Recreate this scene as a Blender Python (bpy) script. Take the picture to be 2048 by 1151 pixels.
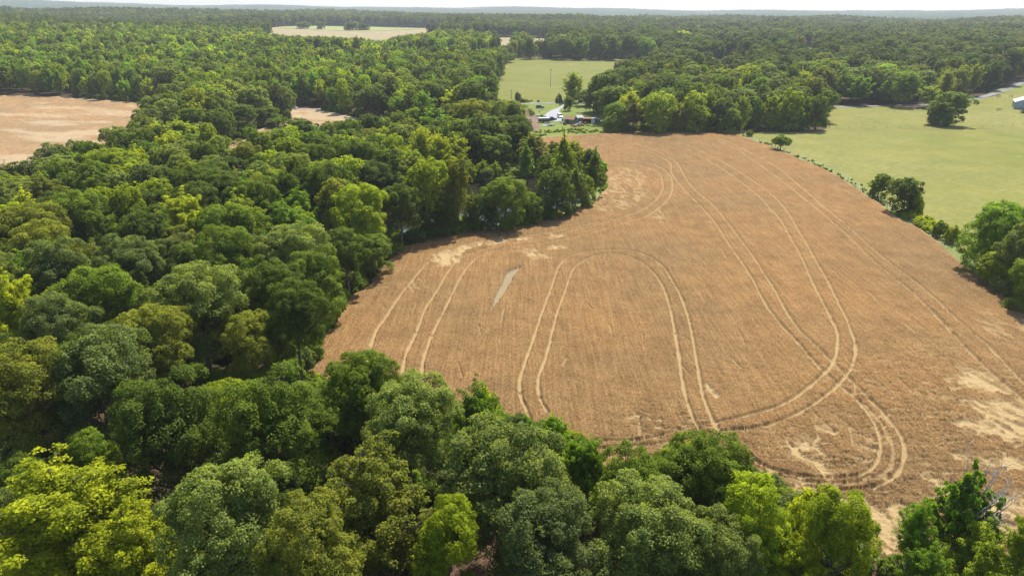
import bpy, math, random
import numpy as np
from mathutils import Matrix, Vector, Euler
from mathutils.geometry import delaunay_2d_cdt

for o in list(bpy.data.objects):
    bpy.data.objects.remove(o)
scene = bpy.context.scene
col = scene.collection
random.seed(7)
RNG = np.random.default_rng(7)

# ------------------------------------------------------------------ camera, world, sun, exposure
CAM_H = 50.0
FPX = 1409.0                       # focal length in photo pixels (photo 2048 x 1151)
PITCH = math.atan((575.5 - 33.0) / FPX)
ROLL = math.radians(0.25)
F = np.array([0, math.cos(PITCH), -math.sin(PITCH)])
R0 = np.array([1.0, 0, 0])
U0 = np.array([0, math.sin(PITCH), math.cos(PITCH)])
R = R0 * math.cos(ROLL) + U0 * math.sin(ROLL)
U = U0 * math.cos(ROLL) - R0 * math.sin(ROLL)
cam_d = bpy.data.cameras.new('camera')
cam = bpy.data.objects.new('camera', cam_d)
col.objects.link(cam)
cam_d.sensor_width = 36.0
cam_d.lens = FPX / 2048.0 * 36.0
cam_d.clip_start = 0.5
cam_d.clip_end = 30000
cam.matrix_world = Matrix(((R[0], U[0], -F[0], 0), (R[1], U[1], -F[1], 0), (R[2], U[2], -F[2], CAM_H), (0, 0, 0, 1)))
scene.camera = cam

SUN_EL = math.radians(57)
SUN_AZ = math.radians(24)          # clockwise from +Y (north), towards +X
world = bpy.data.worlds.new('World')
scene.world = world
world.use_nodes = True
wn = world.node_tree.nodes
sky = wn.new('ShaderNodeTexSky')
sky.sky_type = 'NISHITA'
sky.sun_disc = False
sky.sun_elevation = SUN_EL
sky.sun_rotation = SUN_AZ
sky.air_density = 1.0
sky.dust_density = 1.2
sky.ozone_density = 1.5
bg = wn['Background']
world.node_tree.links.new(sky.outputs[0], bg.inputs[0])
bg.inputs[1].default_value = 0.15
sl = bpy.data.lights.new('sun', 'SUN')
sl.energy = 5.0
sl.angle = math.radians(0.5)
sl.color = (1.0, 0.955, 0.88)
so = bpy.data.objects.new('sun', sl)
col.objects.link(so)
sdir = Vector((math.sin(SUN_AZ) * math.cos(SUN_EL), math.cos(SUN_AZ) * math.cos(SUN_EL), math.sin(SUN_EL)))
so.rotation_euler = sdir.to_track_quat('Z', 'Y').to_euler()
so.location = (0, 0, 150)
scene.view_settings.view_transform = 'Standard'
scene.view_settings.look = 'None'
scene.view_settings.exposure = 0.55
scene.view_settings.gamma = 1.0
scene.view_settings.use_curve_mapping = False
scene.render.engine = 'CYCLES'
cy = scene.cycles
cy.max_bounces = 6
cy.diffuse_bounces = 3
cy.glossy_bounces = 2
cy.transmission_bounces = 3
cy.volume_bounces = 0
cy.transparent_max_bounces = 4
cy.use_denoising = True
cy.denoising_prefilter = 'NONE'
cy.sample_clamp_indirect = 4.0

# ------------------------------------------------------------------ terrain and pixel helpers
def sstep(x, a, b):
    t = np.clip((x - a) / (b - a), 0, 1)
    return t * t * (3 - 2 * t)

_AZ = np.array([-1.0, -0.63, -0.42, -0.22, 0.0, 0.12, 0.3, 0.45, 0.63, 1.0])
_A1 = np.array([44, 43, 39, 34, 31, 26, 25, 27, 27, 30.0])
_A2 = np.array([185, 172, 112, 116, 112, 108, 96, 84, 124, 140.0])
_RR = np.linspace(0, 3200, 161)
_RF = np.interp(_RR, [0, 440, 720, 1100, 1700, 2300, 3200], [0, 0, .29, .50, .80, 1, 1])
_RF = np.convolve(np.pad(_RF, 4, 'edge'), np.ones(9) / 9, 'valid'); _RF[:18] = 0
def elev(x, y):
    x = np.asarray(x, float); y = np.asarray(y, float)
    r = np.hypot(x, y); az = np.arctan2(x, y)
    a1 = np.interp(az, _AZ, _A1)
    e = a1 * np.interp(r, _RR, _RF)
    w = sstep(r, 800, 1500)
    e = e + w * (2.6 * 2 * np.sin(x / 211 + 1.3) * np.cos(y / 263 + .4) + 3.2 * np.sin((x + y) / 137.0) + 1.2 * np.cos((x - .7 * y) / 90.0))
    far = sstep(r, 3600, 7600)
    a2 = np.interp(az, _AZ, _A2)
    e2 = a2 + 7 * np.sin(az * 17 + 1) + 4 * np.sin(az * 41 + r / 900)
    return e * (1 - far) + e2 * far * (1 - 0.5 * sstep(r, 8200, 12500))

def ray(u, v):
    d = F + (u - 1024.0) / FPX * R + (575.5 - v) / FPX * U
    return d / np.linalg.norm(d)

def G(u, v, h=0.0):
    """point of the terrain (raised by h) seen at photo pixel u, v"""
    d = ray(u, v)
    if d[2] > -0.008: d[2] = -0.008
    t = (CAM_H - h) / -d[2]
    if t < 370:
        return (d[0] * t, d[1] * t)
    t = 350.0
    while t < 4500:
        z = CAM_H + d[2] * t
        if z <= float(elev(d[0] * t, d[1] * t)) + h: break
        t += 2.0
    return (d[0] * t, d[1] * t)

def proj(x, y, z):
    dx, dy, dz = np.asarray(x), np.asarray(y), np.asarray(z) - CAM_H
    w = dx * F[0] + dy * F[1] + dz * F[2]
    w = np.where(w < 1, 1, w)
    return 1024 + FPX * (dx * R[0] + dy * R[1] + dz * R[2]) / w, 575.5 - FPX * (dx * U[0] + dy * U[1] + dz * U[2]) / w, w

def P(pts): return [G(u, v) for u, v in pts]

def smooth(pts, n=6, closed=False):
    pts = np.array(pts, float); out = []
    N = len(pts)
    rng = range(N) if closed else range(N - 1)
    for i in rng:
        if closed:
            p0, p1, p2, p3 = pts[i - 1], pts[i], pts[(i + 1) % N], pts[(i + 2) % N]
        else:
            p0, p1, p2, p3 = pts[max(i - 1, 0)], pts[i], pts[i + 1], pts[min(i + 2, N - 1)]
        for k in range(n):
            t = k / n
            out.append(0.5 * ((2 * p1) + (-p0 + p2) * t + (2 * p0 - 5 * p1 + 4 * p2 - p3) * t * t + (-p0 + 3 * p1 - 3 * p2 + p3) * t ** 3))
    if not closed: out.append(pts[-1])
    return np.array(out)

def inpoly(x, y, poly):
    x = np.asarray(x, float); y = np.asarray(y, float)
    ins = np.zeros(x.shape, bool)
    n = len(poly); j = n - 1
    for i in range(n):
        xi, yi = poly[i]; xj, yj = poly[j]
        if yi != yj:
            c = ((yi > y) != (yj > y)) & (x < (xj - xi) * (y - yi) / (yj - yi) + xi)
            ins ^= c
        j = i
    return ins

def dist_line(x, y, line, closed=False, maxd=3.0):
    """distance from points to a polyline"""
    best = np.full(x.shape, 1e9)
    n = len(line)
    for i in range(n if closed else n - 1):
        ax, ay = line[i]; bx, by = line[(i + 1) % n]
        m = (x > min(ax, bx) - maxd) & (x < max(ax, bx) + maxd) & (y > min(ay, by) - maxd) & (y < max(ay, by) + maxd)
        if not m.any(): continue
        px, py = x[m], y[m]
        L = (bx - ax) ** 2 + (by - ay) ** 2 + 1e-9
        t = np.clip(((px - ax) * (bx - ax) + (py - ay) * (by - ay)) / L, 0, 1)
        best[m] = np.minimum(best[m], np.hypot(px - ax - t * (bx - ax), py - ay - t * (by - ay)))
    return best

_tab = RNG.random((256, 256))
def vnoise(x, y):
    x = np.asarray(x, float); y = np.asarray(y, float)
    xi = np.floor(x).astype(int); yi = np.floor(y).astype(int)
    fx = x - xi; fy = y - yi
    fx = fx * fx * (3 - 2 * fx); fy = fy * fy * (3 - 2 * fy)
    a = _tab[xi & 255, yi & 255]; b = _tab[(xi + 1) & 255, yi & 255]
    c = _tab[xi & 255, (yi + 1) & 255]; d = _tab[(xi + 1) & 255, (yi + 1) & 255]
    return (a * (1 - fx) + b * fx) * (1 - fy) + (c * (1 - fx) + d * fx) * fy
def fbm(x, y, o=3):
    s = 0; a = .5; t = 0
    for k in range(o):
        s = s + a * vnoise(x * 2 ** k + 17 * k, y * 2 ** k + 31 * k); t += a; a *= .5
    return s / t

# ------------------------------------------------------------------ node and mesh helpers
class NT:
    def __init__(s, name):
        s.m = bpy.data.materials.new(name); s.m.use_nodes = True
        s.t = s.m.node_tree; s.n = s.t.nodes; s.b = s.n['Principled BSDF']; s.out = s.n['Material Output']
    def L(s, a, b): s.t.links.new(a, b)
    def new(s, t, **k):
        x = s.n.new(t)
        for a, b in k.items(): setattr(x, a, b)
        return x
    def coord(s, scale=(1, 1, 1), rot=(0, 0, 0)):
        g = s.new('ShaderNodeNewGeometry'); mp = s.new('ShaderNodeMapping')
        mp.inputs['Scale'].default_value = scale; mp.inputs['Rotation'].default_value = rot
        s.L(g.outputs['Position'], mp.inputs['Vector']); return mp.outputs[0]
    def noise(s, scale, detail=4, rough=.55, vec=None, dist=0):
        x = s.new('ShaderNodeTexNoise'); x.inputs['Scale'].default_value = scale
        x.inputs['Detail'].default_value = detail; x.inputs['Roughness'].default_value = rough
        x.inputs['Distortion'].default_value = dist
        s.L(vec if vec is not None else s.coord(), x.inputs['Vector']); return x.outputs['Fac']
    def ramp(s, fac, stops):
        x = s.new('ShaderNodeValToRGB'); e = x.color_ramp.elements
        while len(e) < len(stops): e.new(0.5)
        for i, (p, c) in enumerate(stops):
            e[i].position = p; e[i].color = (*c, 1) if len(c) == 3 else c
        s.L(fac, x.inputs[0]); return x.outputs[0]
    def mix(s, a, b, fac, mode='MIX'):
        x = s.new('ShaderNodeMix'); x.data_type = 'RGBA'; x.blend_type = mode
        for v, i in ((fac, 0), (a, 6), (b, 7)):
            if hasattr(v, 'links') or isinstance(v, bpy.types.NodeSocket): s.L(v, x.inputs[i])
            elif isinstance(v, tuple): x.inputs[i].default_value = (*v, 1)
            else: x.inputs[i].default_value = v
        return x.outputs[2]
    def math(s, op, a, b=0.5):
        x = s.new('ShaderNodeMath', operation=op)
        for v, i in ((a, 0), (b, 1)):
            if isinstance(v, bpy.types.NodeSocket): s.L(v, x.inputs[i])
            else: x.inputs[i].default_value = v
        return x.outputs[0]
    def attr(s, name, typ='GEOMETRY'):
        x = s.new('ShaderNodeAttribute'); x.attribute_name = name; x.attribute_type = typ; return x
    def bump(s, h, strength=.3, dist=.1):
        x = s.new('ShaderNodeBump'); x.inputs['Strength'].default_value = strength; x.inputs['Distance'].default_value = dist
        s.L(h, x.inputs['Height']); s.L(x.outputs[0], s.b.inputs['Normal'])
    def base(s, c, rough=.9, spec=.15, metal=0):
        if isinstance(c, tuple): s.b.inputs['Base Color'].default_value = (*c, 1)
        else: s.L(c, s.b.inputs['Base Color'])
        s.b.inputs['Roughness'].default_value = rough
        s.b.inputs['Specular IOR Level'].default_value = spec
        s.b.inputs['Metallic'].default_value = metal
        return s.m

def simple(name, c, rough=.6, spec=.3, metal=0, var=.25, scale=3.0):
    t = NT(name)
    n = t.noise(scale, 5)
    a = tuple(x * (1 - var) for x in c); b = tuple(min(1, x * (1 + var)) for x in c)
    return t.base(t.ramp(n, [(.3, a), (.7, b)]), rough, spec, metal)

def np_mesh(name, verts, faces, mat=None, smooth_=False):
    """faces: (n,k) int array"""
    me = bpy.data.meshes.new(name)
    verts = np.asarray(verts, np.float32); faces = np.asarray(faces, np.int32)
    n, k = faces.shape
    me.vertices.add(len(verts)); me.vertices.foreach_set('co', verts.ravel())
    me.loops.add(n * k); me.loops.foreach_set('vertex_index', faces.ravel())
    me.polygons.add(n); me.polygons.foreach_set('loop_start', np.arange(0, n * k, k, dtype=np.int32))
    me.polygons.foreach_set('loop_total', np.full(n, k, np.int32))
    if smooth_: me.polygons.foreach_set('use_smooth', np.ones(n, bool))
    me.update(calc_edges=True)
    if mat: me.materials.append(mat)
    return me

def link(name, me, parent=None, **props):
    o = bpy.data.objects.new(name, me); col.objects.link(o)
    if parent: o.parent = parent
    for k, v in props.items(): o[k] = v
    return o
def thing(name, label, cat, loc=(0, 0, 0), rz=0, group=None):
    o = bpy.data.objects.new(name, None); col.objects.link(o)
    o.empty_display_size = .5
    o.location = loc; o.rotation_euler = (0, 0, rz); o['label'] = label; o['category'] = cat
    if group: o['group'] = group
    return o

class MB:
    def __init__(s): s.v = []; s.f = []
    def add(s, v, f):
        b = len(s.v); s.v += [tuple(p) for p in v]; s.f += [tuple(b + i for i in q) for q in f]
    def box(s, c, d, rz=0, taper=1.0):
        x, y, z = d[0] / 2, d[1] / 2, d[2] / 2; cs, sn = math.cos(rz), math.sin(rz); vs = []
        for dz in (-1, 1):
            k = taper if dz > 0 else 1
            for dx, dy in ((-1, -1), (1, -1), (1, 1), (-1, 1)):
                a, b = dx * x * k, dy * y * k
                vs.append((c[0] + a * cs - b * sn, c[1] + a * sn + b * cs, c[2] + dz * z))
        s.add(vs, [(3, 2, 1, 0), (4, 5, 6, 7), (0, 1, 5, 4), (1, 2, 6, 5), (2, 3, 7, 6), (3, 0, 4, 7)])
    def tube(s, a, b, r0, r1, n=6):
        a = Vector(a); b = Vector(b); d = (b - a).normalized()
        q = d.orthogonal().normalized(); w = d.cross(q); vs = []
        for p, r in ((a, r0), (b, r1)):
            for i in range(n):
                t = 2 * math.pi * i / n
                vs.append(p + (q * math.cos(t) + w * math.sin(t)) * r)
        s.add(vs, [(i, (i + 1) % n, n + (i + 1) % n, n + i) for i in range(n)] + [tuple(range(n, 2 * n)), tuple(range(n - 1, -1, -1))])
    def prism(s, prof, y0, y1, axis='y', inset=0):
        """side profile (x,z) extruded over y"""
        n = len(prof); vs = []
        cx = sum(p[0] for p in prof) / n; cz = sum(p[1] for p in prof) / n
        for y, k in ((y0, 1), (y0, 0), (y1, 0), (y1, 1)):
            pass
        for y in (y0, y1):
            for (x, z) in prof: vs.append((x, y, z) if axis == 'y' else (y, x, z))
        s.add(vs, [tuple(range(n)), tuple(range(2 * n - 1, n - 1, -1))] + [(i, (i + 1) % n, n + (i + 1) % n, n + i)[::-1] for i in range(n)])
    def build(s, name, mat, parent=None, bevel=0, **props):
        me = bpy.data.meshes.new(name); me.from_pydata([tuple(v) for v in s.v], [], s.f); me.update()
        me.materials.append(mat)
        import bmesh
        bm = bmesh.new(); bm.from_mesh(me)
        bmesh.ops.recalc_face_normals(bm, faces=bm.faces)
        if bevel: bmesh.ops.bevel(bm, geom=[e for e in bm.edges], offset=bevel, segments=1, affect='EDGES')
        bm.to_mesh(me); bm.free()
        return link(name, me, parent, **props)

# ------------------------------------------------------------------ materials for the land
def mat_floor():
    t = NT('forest_floor')
    n1 = t.noise(.15, 5); n2 = t.noise(2.2, 6, .65); n3 = t.noise(.02, 3)
    c = t.ramp(n2, [(.3, (.045, .032, .018)), (.55, (.10, .062, .038)), (.75, (.19, .10, .062))])
    c = t.mix(c, t.ramp(n2, [(.35, (.030, .026, .012)), (.65, (.045, .058, .018))]), t.ramp(n1, [(.48, (0, 0, 0)), (.60, (.8, .8, .8))]))
    t.bump(n2, .6, .2)
    return t.base(c, .95, .1)
def mat_grass(name, a, b, dry, drywt=.5, streak=(1, .2), rz=.3, bare=None):
    t = NT(name)
    big = t.noise(.012, 4, .55); mid = t.noise(.045, 7, .68)
    st = t.noise(.9, 6, .7, t.coord((streak[0], streak[1], 1), (0, 0, rz)))
    fine = t.noise(5, 4, .7)
    c = t.mix(a, b, t.ramp(mid, [(.35, (0, 0, 0)), (.65, (1, 1, 1))]))
    d = t.math('MULTIPLY', t.ramp(st, [(.42, (0, 0, 0)), (.72, (1, 1, 1))]), t.ramp(big, [(.35, (.25, .25, .25)), (.65, (1, 1, 1))]))
    c = t.mix(c, dry, t.math('MULTIPLY', d, drywt))
    if bare:
        c = t.mix(c, bare, t.math('MULTIPLY', t.ramp(t.noise(.06, 6, .7, t.coord((1, 1.6, 1))), [(.62, (0, 0, 0)), (.72, (1, 1, 1))]), .75))
    c = t.mix(c, t.ramp(fine, [(.3, (.72, .72, .7)), (.7, (1.22, 1.22, 1.2))]), 1.0, 'MULTIPLY')
    t.bump(t.math('ADD', fine, st), .5, .15)
    return t.base(c, .95, .08)
def mat_gravel(name, a, b, scale=3):
    t = NT(name); n = t.noise(scale, 6, .7); n2 = t.noise(.3, 4)
    c = t.mix(t.ramp(n, [(.3, a), (.7, b)]), t.ramp(n2, [(.35, (.8, .8, .8)), (.65, (1.1, 1.1, 1.1))]), 1, 'MULTIPLY')
    t.bump(n, .3, .05)
    return t.base(c, .95, .1)
def mat_wheat(name, a, b, pale, fine_scale=2.4):
    t = NT(name)
    n1 = t.noise(fine_scale, 7, .75); n2 = t.noise(.22, 5, .6); n3 = t.noise(.025, 4, .6); n4 = t.noise(7, 3, .8)
    rows = t.noise(1.0, 3, .6, t.coord((3.2, .10, 1), (0, 0, -.05)))
    c = t.ramp(n1, [(.28, tuple(x * .55 for x in a)), (.45, a), (.6, b), (.78, tuple(min(.9, x * 1.5) for x in b))])
    c = t.mix(c, t.ramp(n2, [(.3, (.86, .82, .80)), (.7, (1.13, 1.1, 1.05))]), 1, 'MULTIPLY')
    c = t.mix(c, t.ramp(n3, [(.34, (.90, .92, .95)), (.66, (1.13, 1.05, .95))]), 1, 'MULTIPLY')
    c = t.mix(c, t.ramp(rows, [(.35, (.80, .79, .78)), (.65, (1.14, 1.14, 1.14))]), 1, 'MULTIPLY')
    lod = t.attr('lodged').outputs['Fac']; tr = t.attr('rut').outputs['Fac']; gr = t.attr('bare').outputs['Fac']
    ls = t.noise(1.8, 7, .75, t.coord((.55, 3.2, 1), (0, 0, .25)), 2.2)
    pc = t.ramp(ls, [(.3, tuple(x * .55 for x in pale)), (.45, tuple(x * .9 for x in pale)), (.6, pale), (.72, tuple(min(.85, x * 1.2) for x in pale))])
    c = t.mix(c, pc, lod)
    c = t.mix(c, (a[0] * 1.15, a[1] * .85, a[2] * .6), t.ramp(tr, [(.05, (0, 0, 0)), (.2, (.5, .5, .5)), (.45, (0, 0, 0))]))
    c = t.mix(c, t.ramp(n4, [(.3, tuple(x * .75 for x in pale)), (.7, tuple(x * 1.0 for x in pale))]), t.math('MULTIPLY', t.attr('worn_view_fade').outputs['Fac'], .85))
    c = t.mix(c, t.ramp(n1, [(.3, (.21, .165, .09)), (.7, (.35, .28, .165))]), gr)
    t.bump(t.math('ADD', n1, t.math('MULTIPLY', n4, .6)), .7, .22)
    return t.base(c, .95, .06)

M = {}
M['floor'] = mat_floor()
M['pasture'] = mat_grass('pasture_grass', (.132, .150, .024), (.205, .198, .040), (.33, .28, .13), 1.0, (.35, 1.4), -.35, (.36, .31, .17))
M['meadow'] = mat_grass('meadow_grass', (.138, .152, .026), (.185, .185, .038), (.27, .25, .11), .8, (1.2, .2), .2)
M['lawn'] = mat_grass('lawn_grass', (.115, .165, .026), (.18, .21, .045), (.33, .31, .12), .6, (1, 1), .2)
M['verge'] = mat_grass('verge_grass', (.12, .16, .035), (.20, .22, .07), (.42, .36, .22), .9, (1, 1), .2)
M['farfield'] = mat_grass('far_field', (.27, .22, .12), (.36, .28, .16), (.22, .23, .08), .6, (.15, 1), .2)
M['fargreen'] = mat_grass('far_green', (.22, .26, .09), (.28, .30, .11), (.36, .33, .15), .5, (.15, 1), .2)
M['wheat'] = mat_wheat('ripe_wheat', (.188, .115, .047), (.322, .204, .092), (.45, .32, .152), 4.2)
M['wheat2'] = mat_wheat('pale_wheat', (.27, .180, .090), (.36, .250, .135), (.44, .335, .20), 1.2)
M['road'] = mat_gravel('road_gravel', (.16, .155, .145), (.30, .29, .27))
M['drive'] = mat_gravel('driveway_gravel', (.27, .27, .27), (.44, .44, .44))
M['soil'] = mat_gravel('bare_soil', (.15, .10, .07), (.25, .175, .12), 1.5)

# ------------------------------------------------------------------ the ground
def polar_grid(name, rs, azs, mat, zfun, keep=None, attrs=None, smooth_=True, jitter=0):
    Rr, Aa = np.meshgrid(rs, azs, indexing='ij')
    X = Rr * np.sin(Aa); Y = Rr * np.cos(Aa)
    if jitter:
        dr = np.gradient(rs)[:, None]; da = (azs[1] - azs[0])
        Rr = Rr + dr * RNG.uniform(-jitter, jitter, X.shape); Aa = Aa + da * RNG.uniform(-jitter, jitter, X.shape)
        X = Rr * np.sin(Aa); Y = Rr * np.cos(Aa)
    nr, na = X.shape
    idx = np.arange(nr * na).reshape(nr, na)
    q = np.stack([idx[:-1, :-1], idx[:-1, 1:], idx[1:, 1:], idx[1:, :-1]], -1).reshape(-1, 4)[:, ::-1]
    x, y = X.ravel(), Y.ravel()
    if keep is not None:
        k = keep(x, y)
        q = q[k[q].any(1)]
        used = np.unique(q); mp = np.full(len(x), -1); mp[used] = np.arange(len(used))
        x, y = x[used], y[used]; q = mp[q]
    z, at = zfun(x, y)
    me = np_mesh(name, np.stack([x, y, z], 1), q, mat, smooth_)
    for k2, v in (at or {}).items():
        a = me.attributes.new(k2, 'FLOAT', 'POINT'); a.data.foreach_set('value', v.astype(np.float32))
    return me

rs = np.concatenate([[0.0], np.arange(20, 600, 20), np.arange(600, 3600, 14), 3600 * 1.02 ** np.arange(1, 50)])
azs = np.radians(np.linspace(-80, 80, 241))
def zterr(x, y):
    r = np.hypot(x, y)
    return elev(x, y), None
g = link('ground', polar_grid('ground', rs, azs, M['floor'], zterr), kind='structure')

# wooded hills on the skyline
def mat_hill():
    t = NT('wooded_hills')
    n = t.noise(.02, 8, .7); n2 = t.noise(.003, 4)
    c = t.mix(t.ramp(n, [(.3, (.012, .026, .012)), (.7, (.05, .085, .03))]), t.ramp(n2, [(.3, (.8, .8, .8)), (.7, (1.2, 1.2, 1.1))]), 1, 'MULTIPLY')
    c = t.mix(c, (.30, .28, .16), t.ramp(t.noise(.0016, 5, .6, t.coord((1, 3, 1))), [(.66, (0, 0, 0)), (.68, (1, 1, 1))]))
    t.bump(n, 1.0, 8)
    return t.base(c, 1, 0)
def zh(x, y):
    r = np.hypot(x, y)
    return elev(x, y) + 6 + 14 * fbm(x / 160, y / 160, 4) + 5 * RNG.random(x.shape), None
link('distant_hills', polar_grid('distant_hills', 3400 * 1.0065 ** np.arange(0, 158), np.radians(np.linspace(-46, 46, 900)), mat_hill(), zh), kind='structure')

def sheet(name, pts, mat, off, res=None, rough=0.0, kind='structure', parent=None, sm=True, **pr):
    p = smooth(pts, 5, True) if sm else np.array(pts, float)
    if rough:
        s = np.hypot(*(p - np.roll(p, 1, 0)).T).cumsum()
        p = p + np.stack([vnoise(s / 4, s * 0 + 3) - .5, vnoise(s / 4, s * 0 + 9) - .5], 1) * 2 * rough
    if res is None:
        r = math.sqrt(max(1, (p[:, 0].max() - p[:, 0].min()) * (p[:, 1].max() - p[:, 1].min()))) / 25
    else: r = res
    gx, gy = np.meshgrid(np.arange(p[:, 0].min(), p[:, 0].max(), r), np.arange(p[:, 1].min(), p[:, 1].max(), r))
    m = inpoly(gx.ravel(), gy.ravel(), p)
    pts2 = [Vector(a) for a in p.tolist()] + [Vector((a, b)) for a, b in zip(gx.ravel()[m] + .013, gy.ravel()[m] + .017)]
    n = len(p)
    vs, es, fs, _, _, _ = delaunay_2d_cdt(pts2, [(i, (i + 1) % n) for i in range(n)], [list(range(n))], 1, 1e-4)
    va = np.array([(v.x, v.y) for v in vs])
    z = elev(va[:, 0], va[:, 1]) + off
    me = bpy.data.meshes.new(name)
    me.from_pydata([(a, b, c) for (a, b), c in zip(va.tolist(), z.tolist())], [], [tuple(f) for f in fs]); me.update()
    me.materials.append(mat)
    o = link(name, me, parent, **pr)
    if kind: o['kind'] = kind
    return o

def strip(name, line, w, mat, off, kind='structure'):
    p = smooth(line, 8)
    d = np.gradient(p, axis=0); d /= np.hypot(d[:, 0], d[:, 1])[:, None]
    nrm = np.stack([-d[:, 1], d[:, 0]], 1)
    a = p + nrm * w / 2; b = p - nrm * w / 2
    v = np.concatenate([a, p, b]); n = len(p)
    z = elev(v[:, 0], v[:, 1]) + off
    z[n:2 * n] += .05
    f = [(i, n + i, n + i + 1, i + 1) for i in range(n - 1)] + [(n + i, 2 * n + i, 2 * n + i + 1, n + i + 1) for i in range(n - 1)]
    me = np_mesh(name, np.column_stack([v, z]), f, mat, True)
    return link(name, me, kind=kind)

WHEAT = [(1062, 284), (1100, 276), (1190, 270), (1260, 266), (1330, 265), (1440, 268), (1478, 272), (1500, 280), (1560, 302), (1620, 328),
         (1680, 357), (1740, 398), (1790, 433), (1850, 470), (1900, 507), (1950, 545), (2000, 583), (2060, 632), (2230, 770), (2500, 1040), (2600, 1300),
         (2200, 1200), (2000, 1150), (1850, 1135), (1750, 1115), (1690, 1065), (1620, 1030), (1560, 1005), (1480, 965), (1400, 945), (1310, 955), (1225, 975), (1180, 930), (1100, 895), (1000, 870), (900, 848), (800, 800), (700, 775), (630, 775), (612, 745), (625, 712), (648, 668),
         (672, 632), (705, 598), (735, 570), (765, 535), (795, 503), (850, 484), (920, 470), (1000, 459), (1080, 448), (1130, 433), (1172, 413), (1203, 388),
         (1213, 366), (1205, 345), (1180, 330), (1140, 322), (1095, 325), (1062, 318), (1045, 300)]
wheat_poly = smooth(P(WHEAT), 5, True)
s_ = np.hypot(*(wheat_poly - np.roll(wheat_poly, 1, 0)).T).cumsum()
wheat_poly = wheat_poly + np.stack([vnoise(s_ / 3, s_ * 0 + 3) - .5, vnoise(s_ / 3, s_ * 0 + 9) - .5], 1) * 1.4

LEFTF = [(-400, 196), (0, 191), (100, 194), (200, 200), (280, 207), (345, 216), (350, 235), (320, 262), (250, 290), (190, 335), (100, 362), (0, 385), (-400, 430)]
MIDF = [(425, 312), (480, 275), (540, 252), (583, 238), (578, 222), (640, 221), (700, 233), (760, 246), (800, 262), (820, 290), (700, 305), (560, 315), (470, 345)]
PAST = [(1430, 262), (1500, 264), (1640, 262), (1652, 240), (1652, 214), (1760, 214), (1860, 217), (1950, 200), (2000, 190), (2048, 178), (2500, 130),
        (3000, 500), (3000, 1000), (2300, 800), (2060, 640), (2000, 590), (1900, 513), (1740, 404), (1620, 334), (1500, 286), (1460, 274)]
MEAD = [(975, 205), (995, 168), (1030, 118), (1150, 118), (1320, 121), (1330, 150), (1230, 178), (1200, 203), (1050, 207)]
YARD = [(1035, 209), (1120, 207), (1225, 206), (1235, 225), (1215, 262), (1225, 270), (1065, 284), (1045, 300), (1030, 270)]
MEAD2 = [(1405, 106), (1480, 106), (1490, 124), (1400, 126)]
RIGHTG = [(1980, 184), (2048, 166), (2300, 110), (2500, 130), (2048, 180), (1990, 192)]
BANK = [(1000, 312), (1060, 300), (1100, 318), (1100, 350), (1080, 362), (1000, 372), (960, 360)]
FF = [(505, 66), (530, 58), (620, 53), (760, 55), (885, 58), (880, 68), (840, 76), (780, 88), (700, 82), (600, 77)]
FF2 = [(880, 78), (1000, 76), (1110, 80), (1100, 98), (1010, 96), (900, 92)]
POND = [(700, 455), (760, 420), (850, 385), (960, 362), (1040, 355), (1110, 352), (1200, 362), (1215, 385), (1150, 425), (1080, 441), (1000, 452), (900, 464), (800, 478), (720, 475)]

sheet('pasture', P(PAST), M['pasture'], .03, 12)
sheet('hay_meadow', P(MEAD), M['meadow'], .03)
sheet('meadow_clearing', P(MEAD2), M['meadow'], .25)
sheet('yard_lawn', P(YARD), M['lawn'], .035)
sheet('roadside_grass', P(RIGHTG), M['lawn'], .06)
sheet('pond_bank', P(BANK), M['lawn'], .04)
sheet('far_field', P(FF), M['farfield'], 1.2, 12)
sheet('far_green_field', P([(560, 57), (620, 53.5), (760, 55.5), (870, 59), (800, 62), (700, 64), (610, 60)]), M['fargreen'], 1.5, 12)
sheet('far_tan_field', P(FF2), M['farfield'], .8, 12)
sheet('small_far_meadow', P([(1600, 88), (1625, 82), (1640, 92), (1620, 106), (1600, 104)]), M['meadow'], .5, 10)

# pond: water with low bank
def mat_water():
    t = NT('pond_water')
    n = t.noise(1.2, 4, .6, t.coord((1, 2, 1)))
    t.bump(n, .08, .05)
    m = t.base((.022, .020, .012), .06, .5)
    return m
sheet('pond_water', P(POND), mat_water(), .05, 4, .5)

# verge around the wheat
def ring(name, poly, d, mat, off):
    p = np.array(poly); q = np.roll(p, -1, 0) - np.roll(p, 1, 0); q /= np.hypot(q[:, 0], q[:, 1])[:, None] + 1e-9
    n = np.stack([-q[:, 1], q[:, 0]], 1)
    area = np.sum(p[:, 0] * np.roll(p[:, 1], -1) - p[:, 1] * np.roll(p[:, 0], -1))
    if area > 0: n = -n
    k = len(p); s = np.hypot(*(p - np.roll(p, 1, 0)).T).cumsum()
    w = d * (.55 + .9 * vnoise(s / 7, s * 0 + 5))
    w = np.where(p[:, 1] < 82, w * .15, w)
    a = p - n * 1.5; b = p + n * w[:, None]
    v = np.concatenate([a, b]); f = [(i, (i + 1) % k, k + (i + 1) % k, k + i) for i in range(k)]
    me = np_mesh(name, np.column_stack([v, elev(v[:, 0], v[:, 1]) + off]), f, mat)
    return link(name, me, kind='structure')
ring('field_verge', wheat_poly, 3.8, M['verge'], .06)

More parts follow.
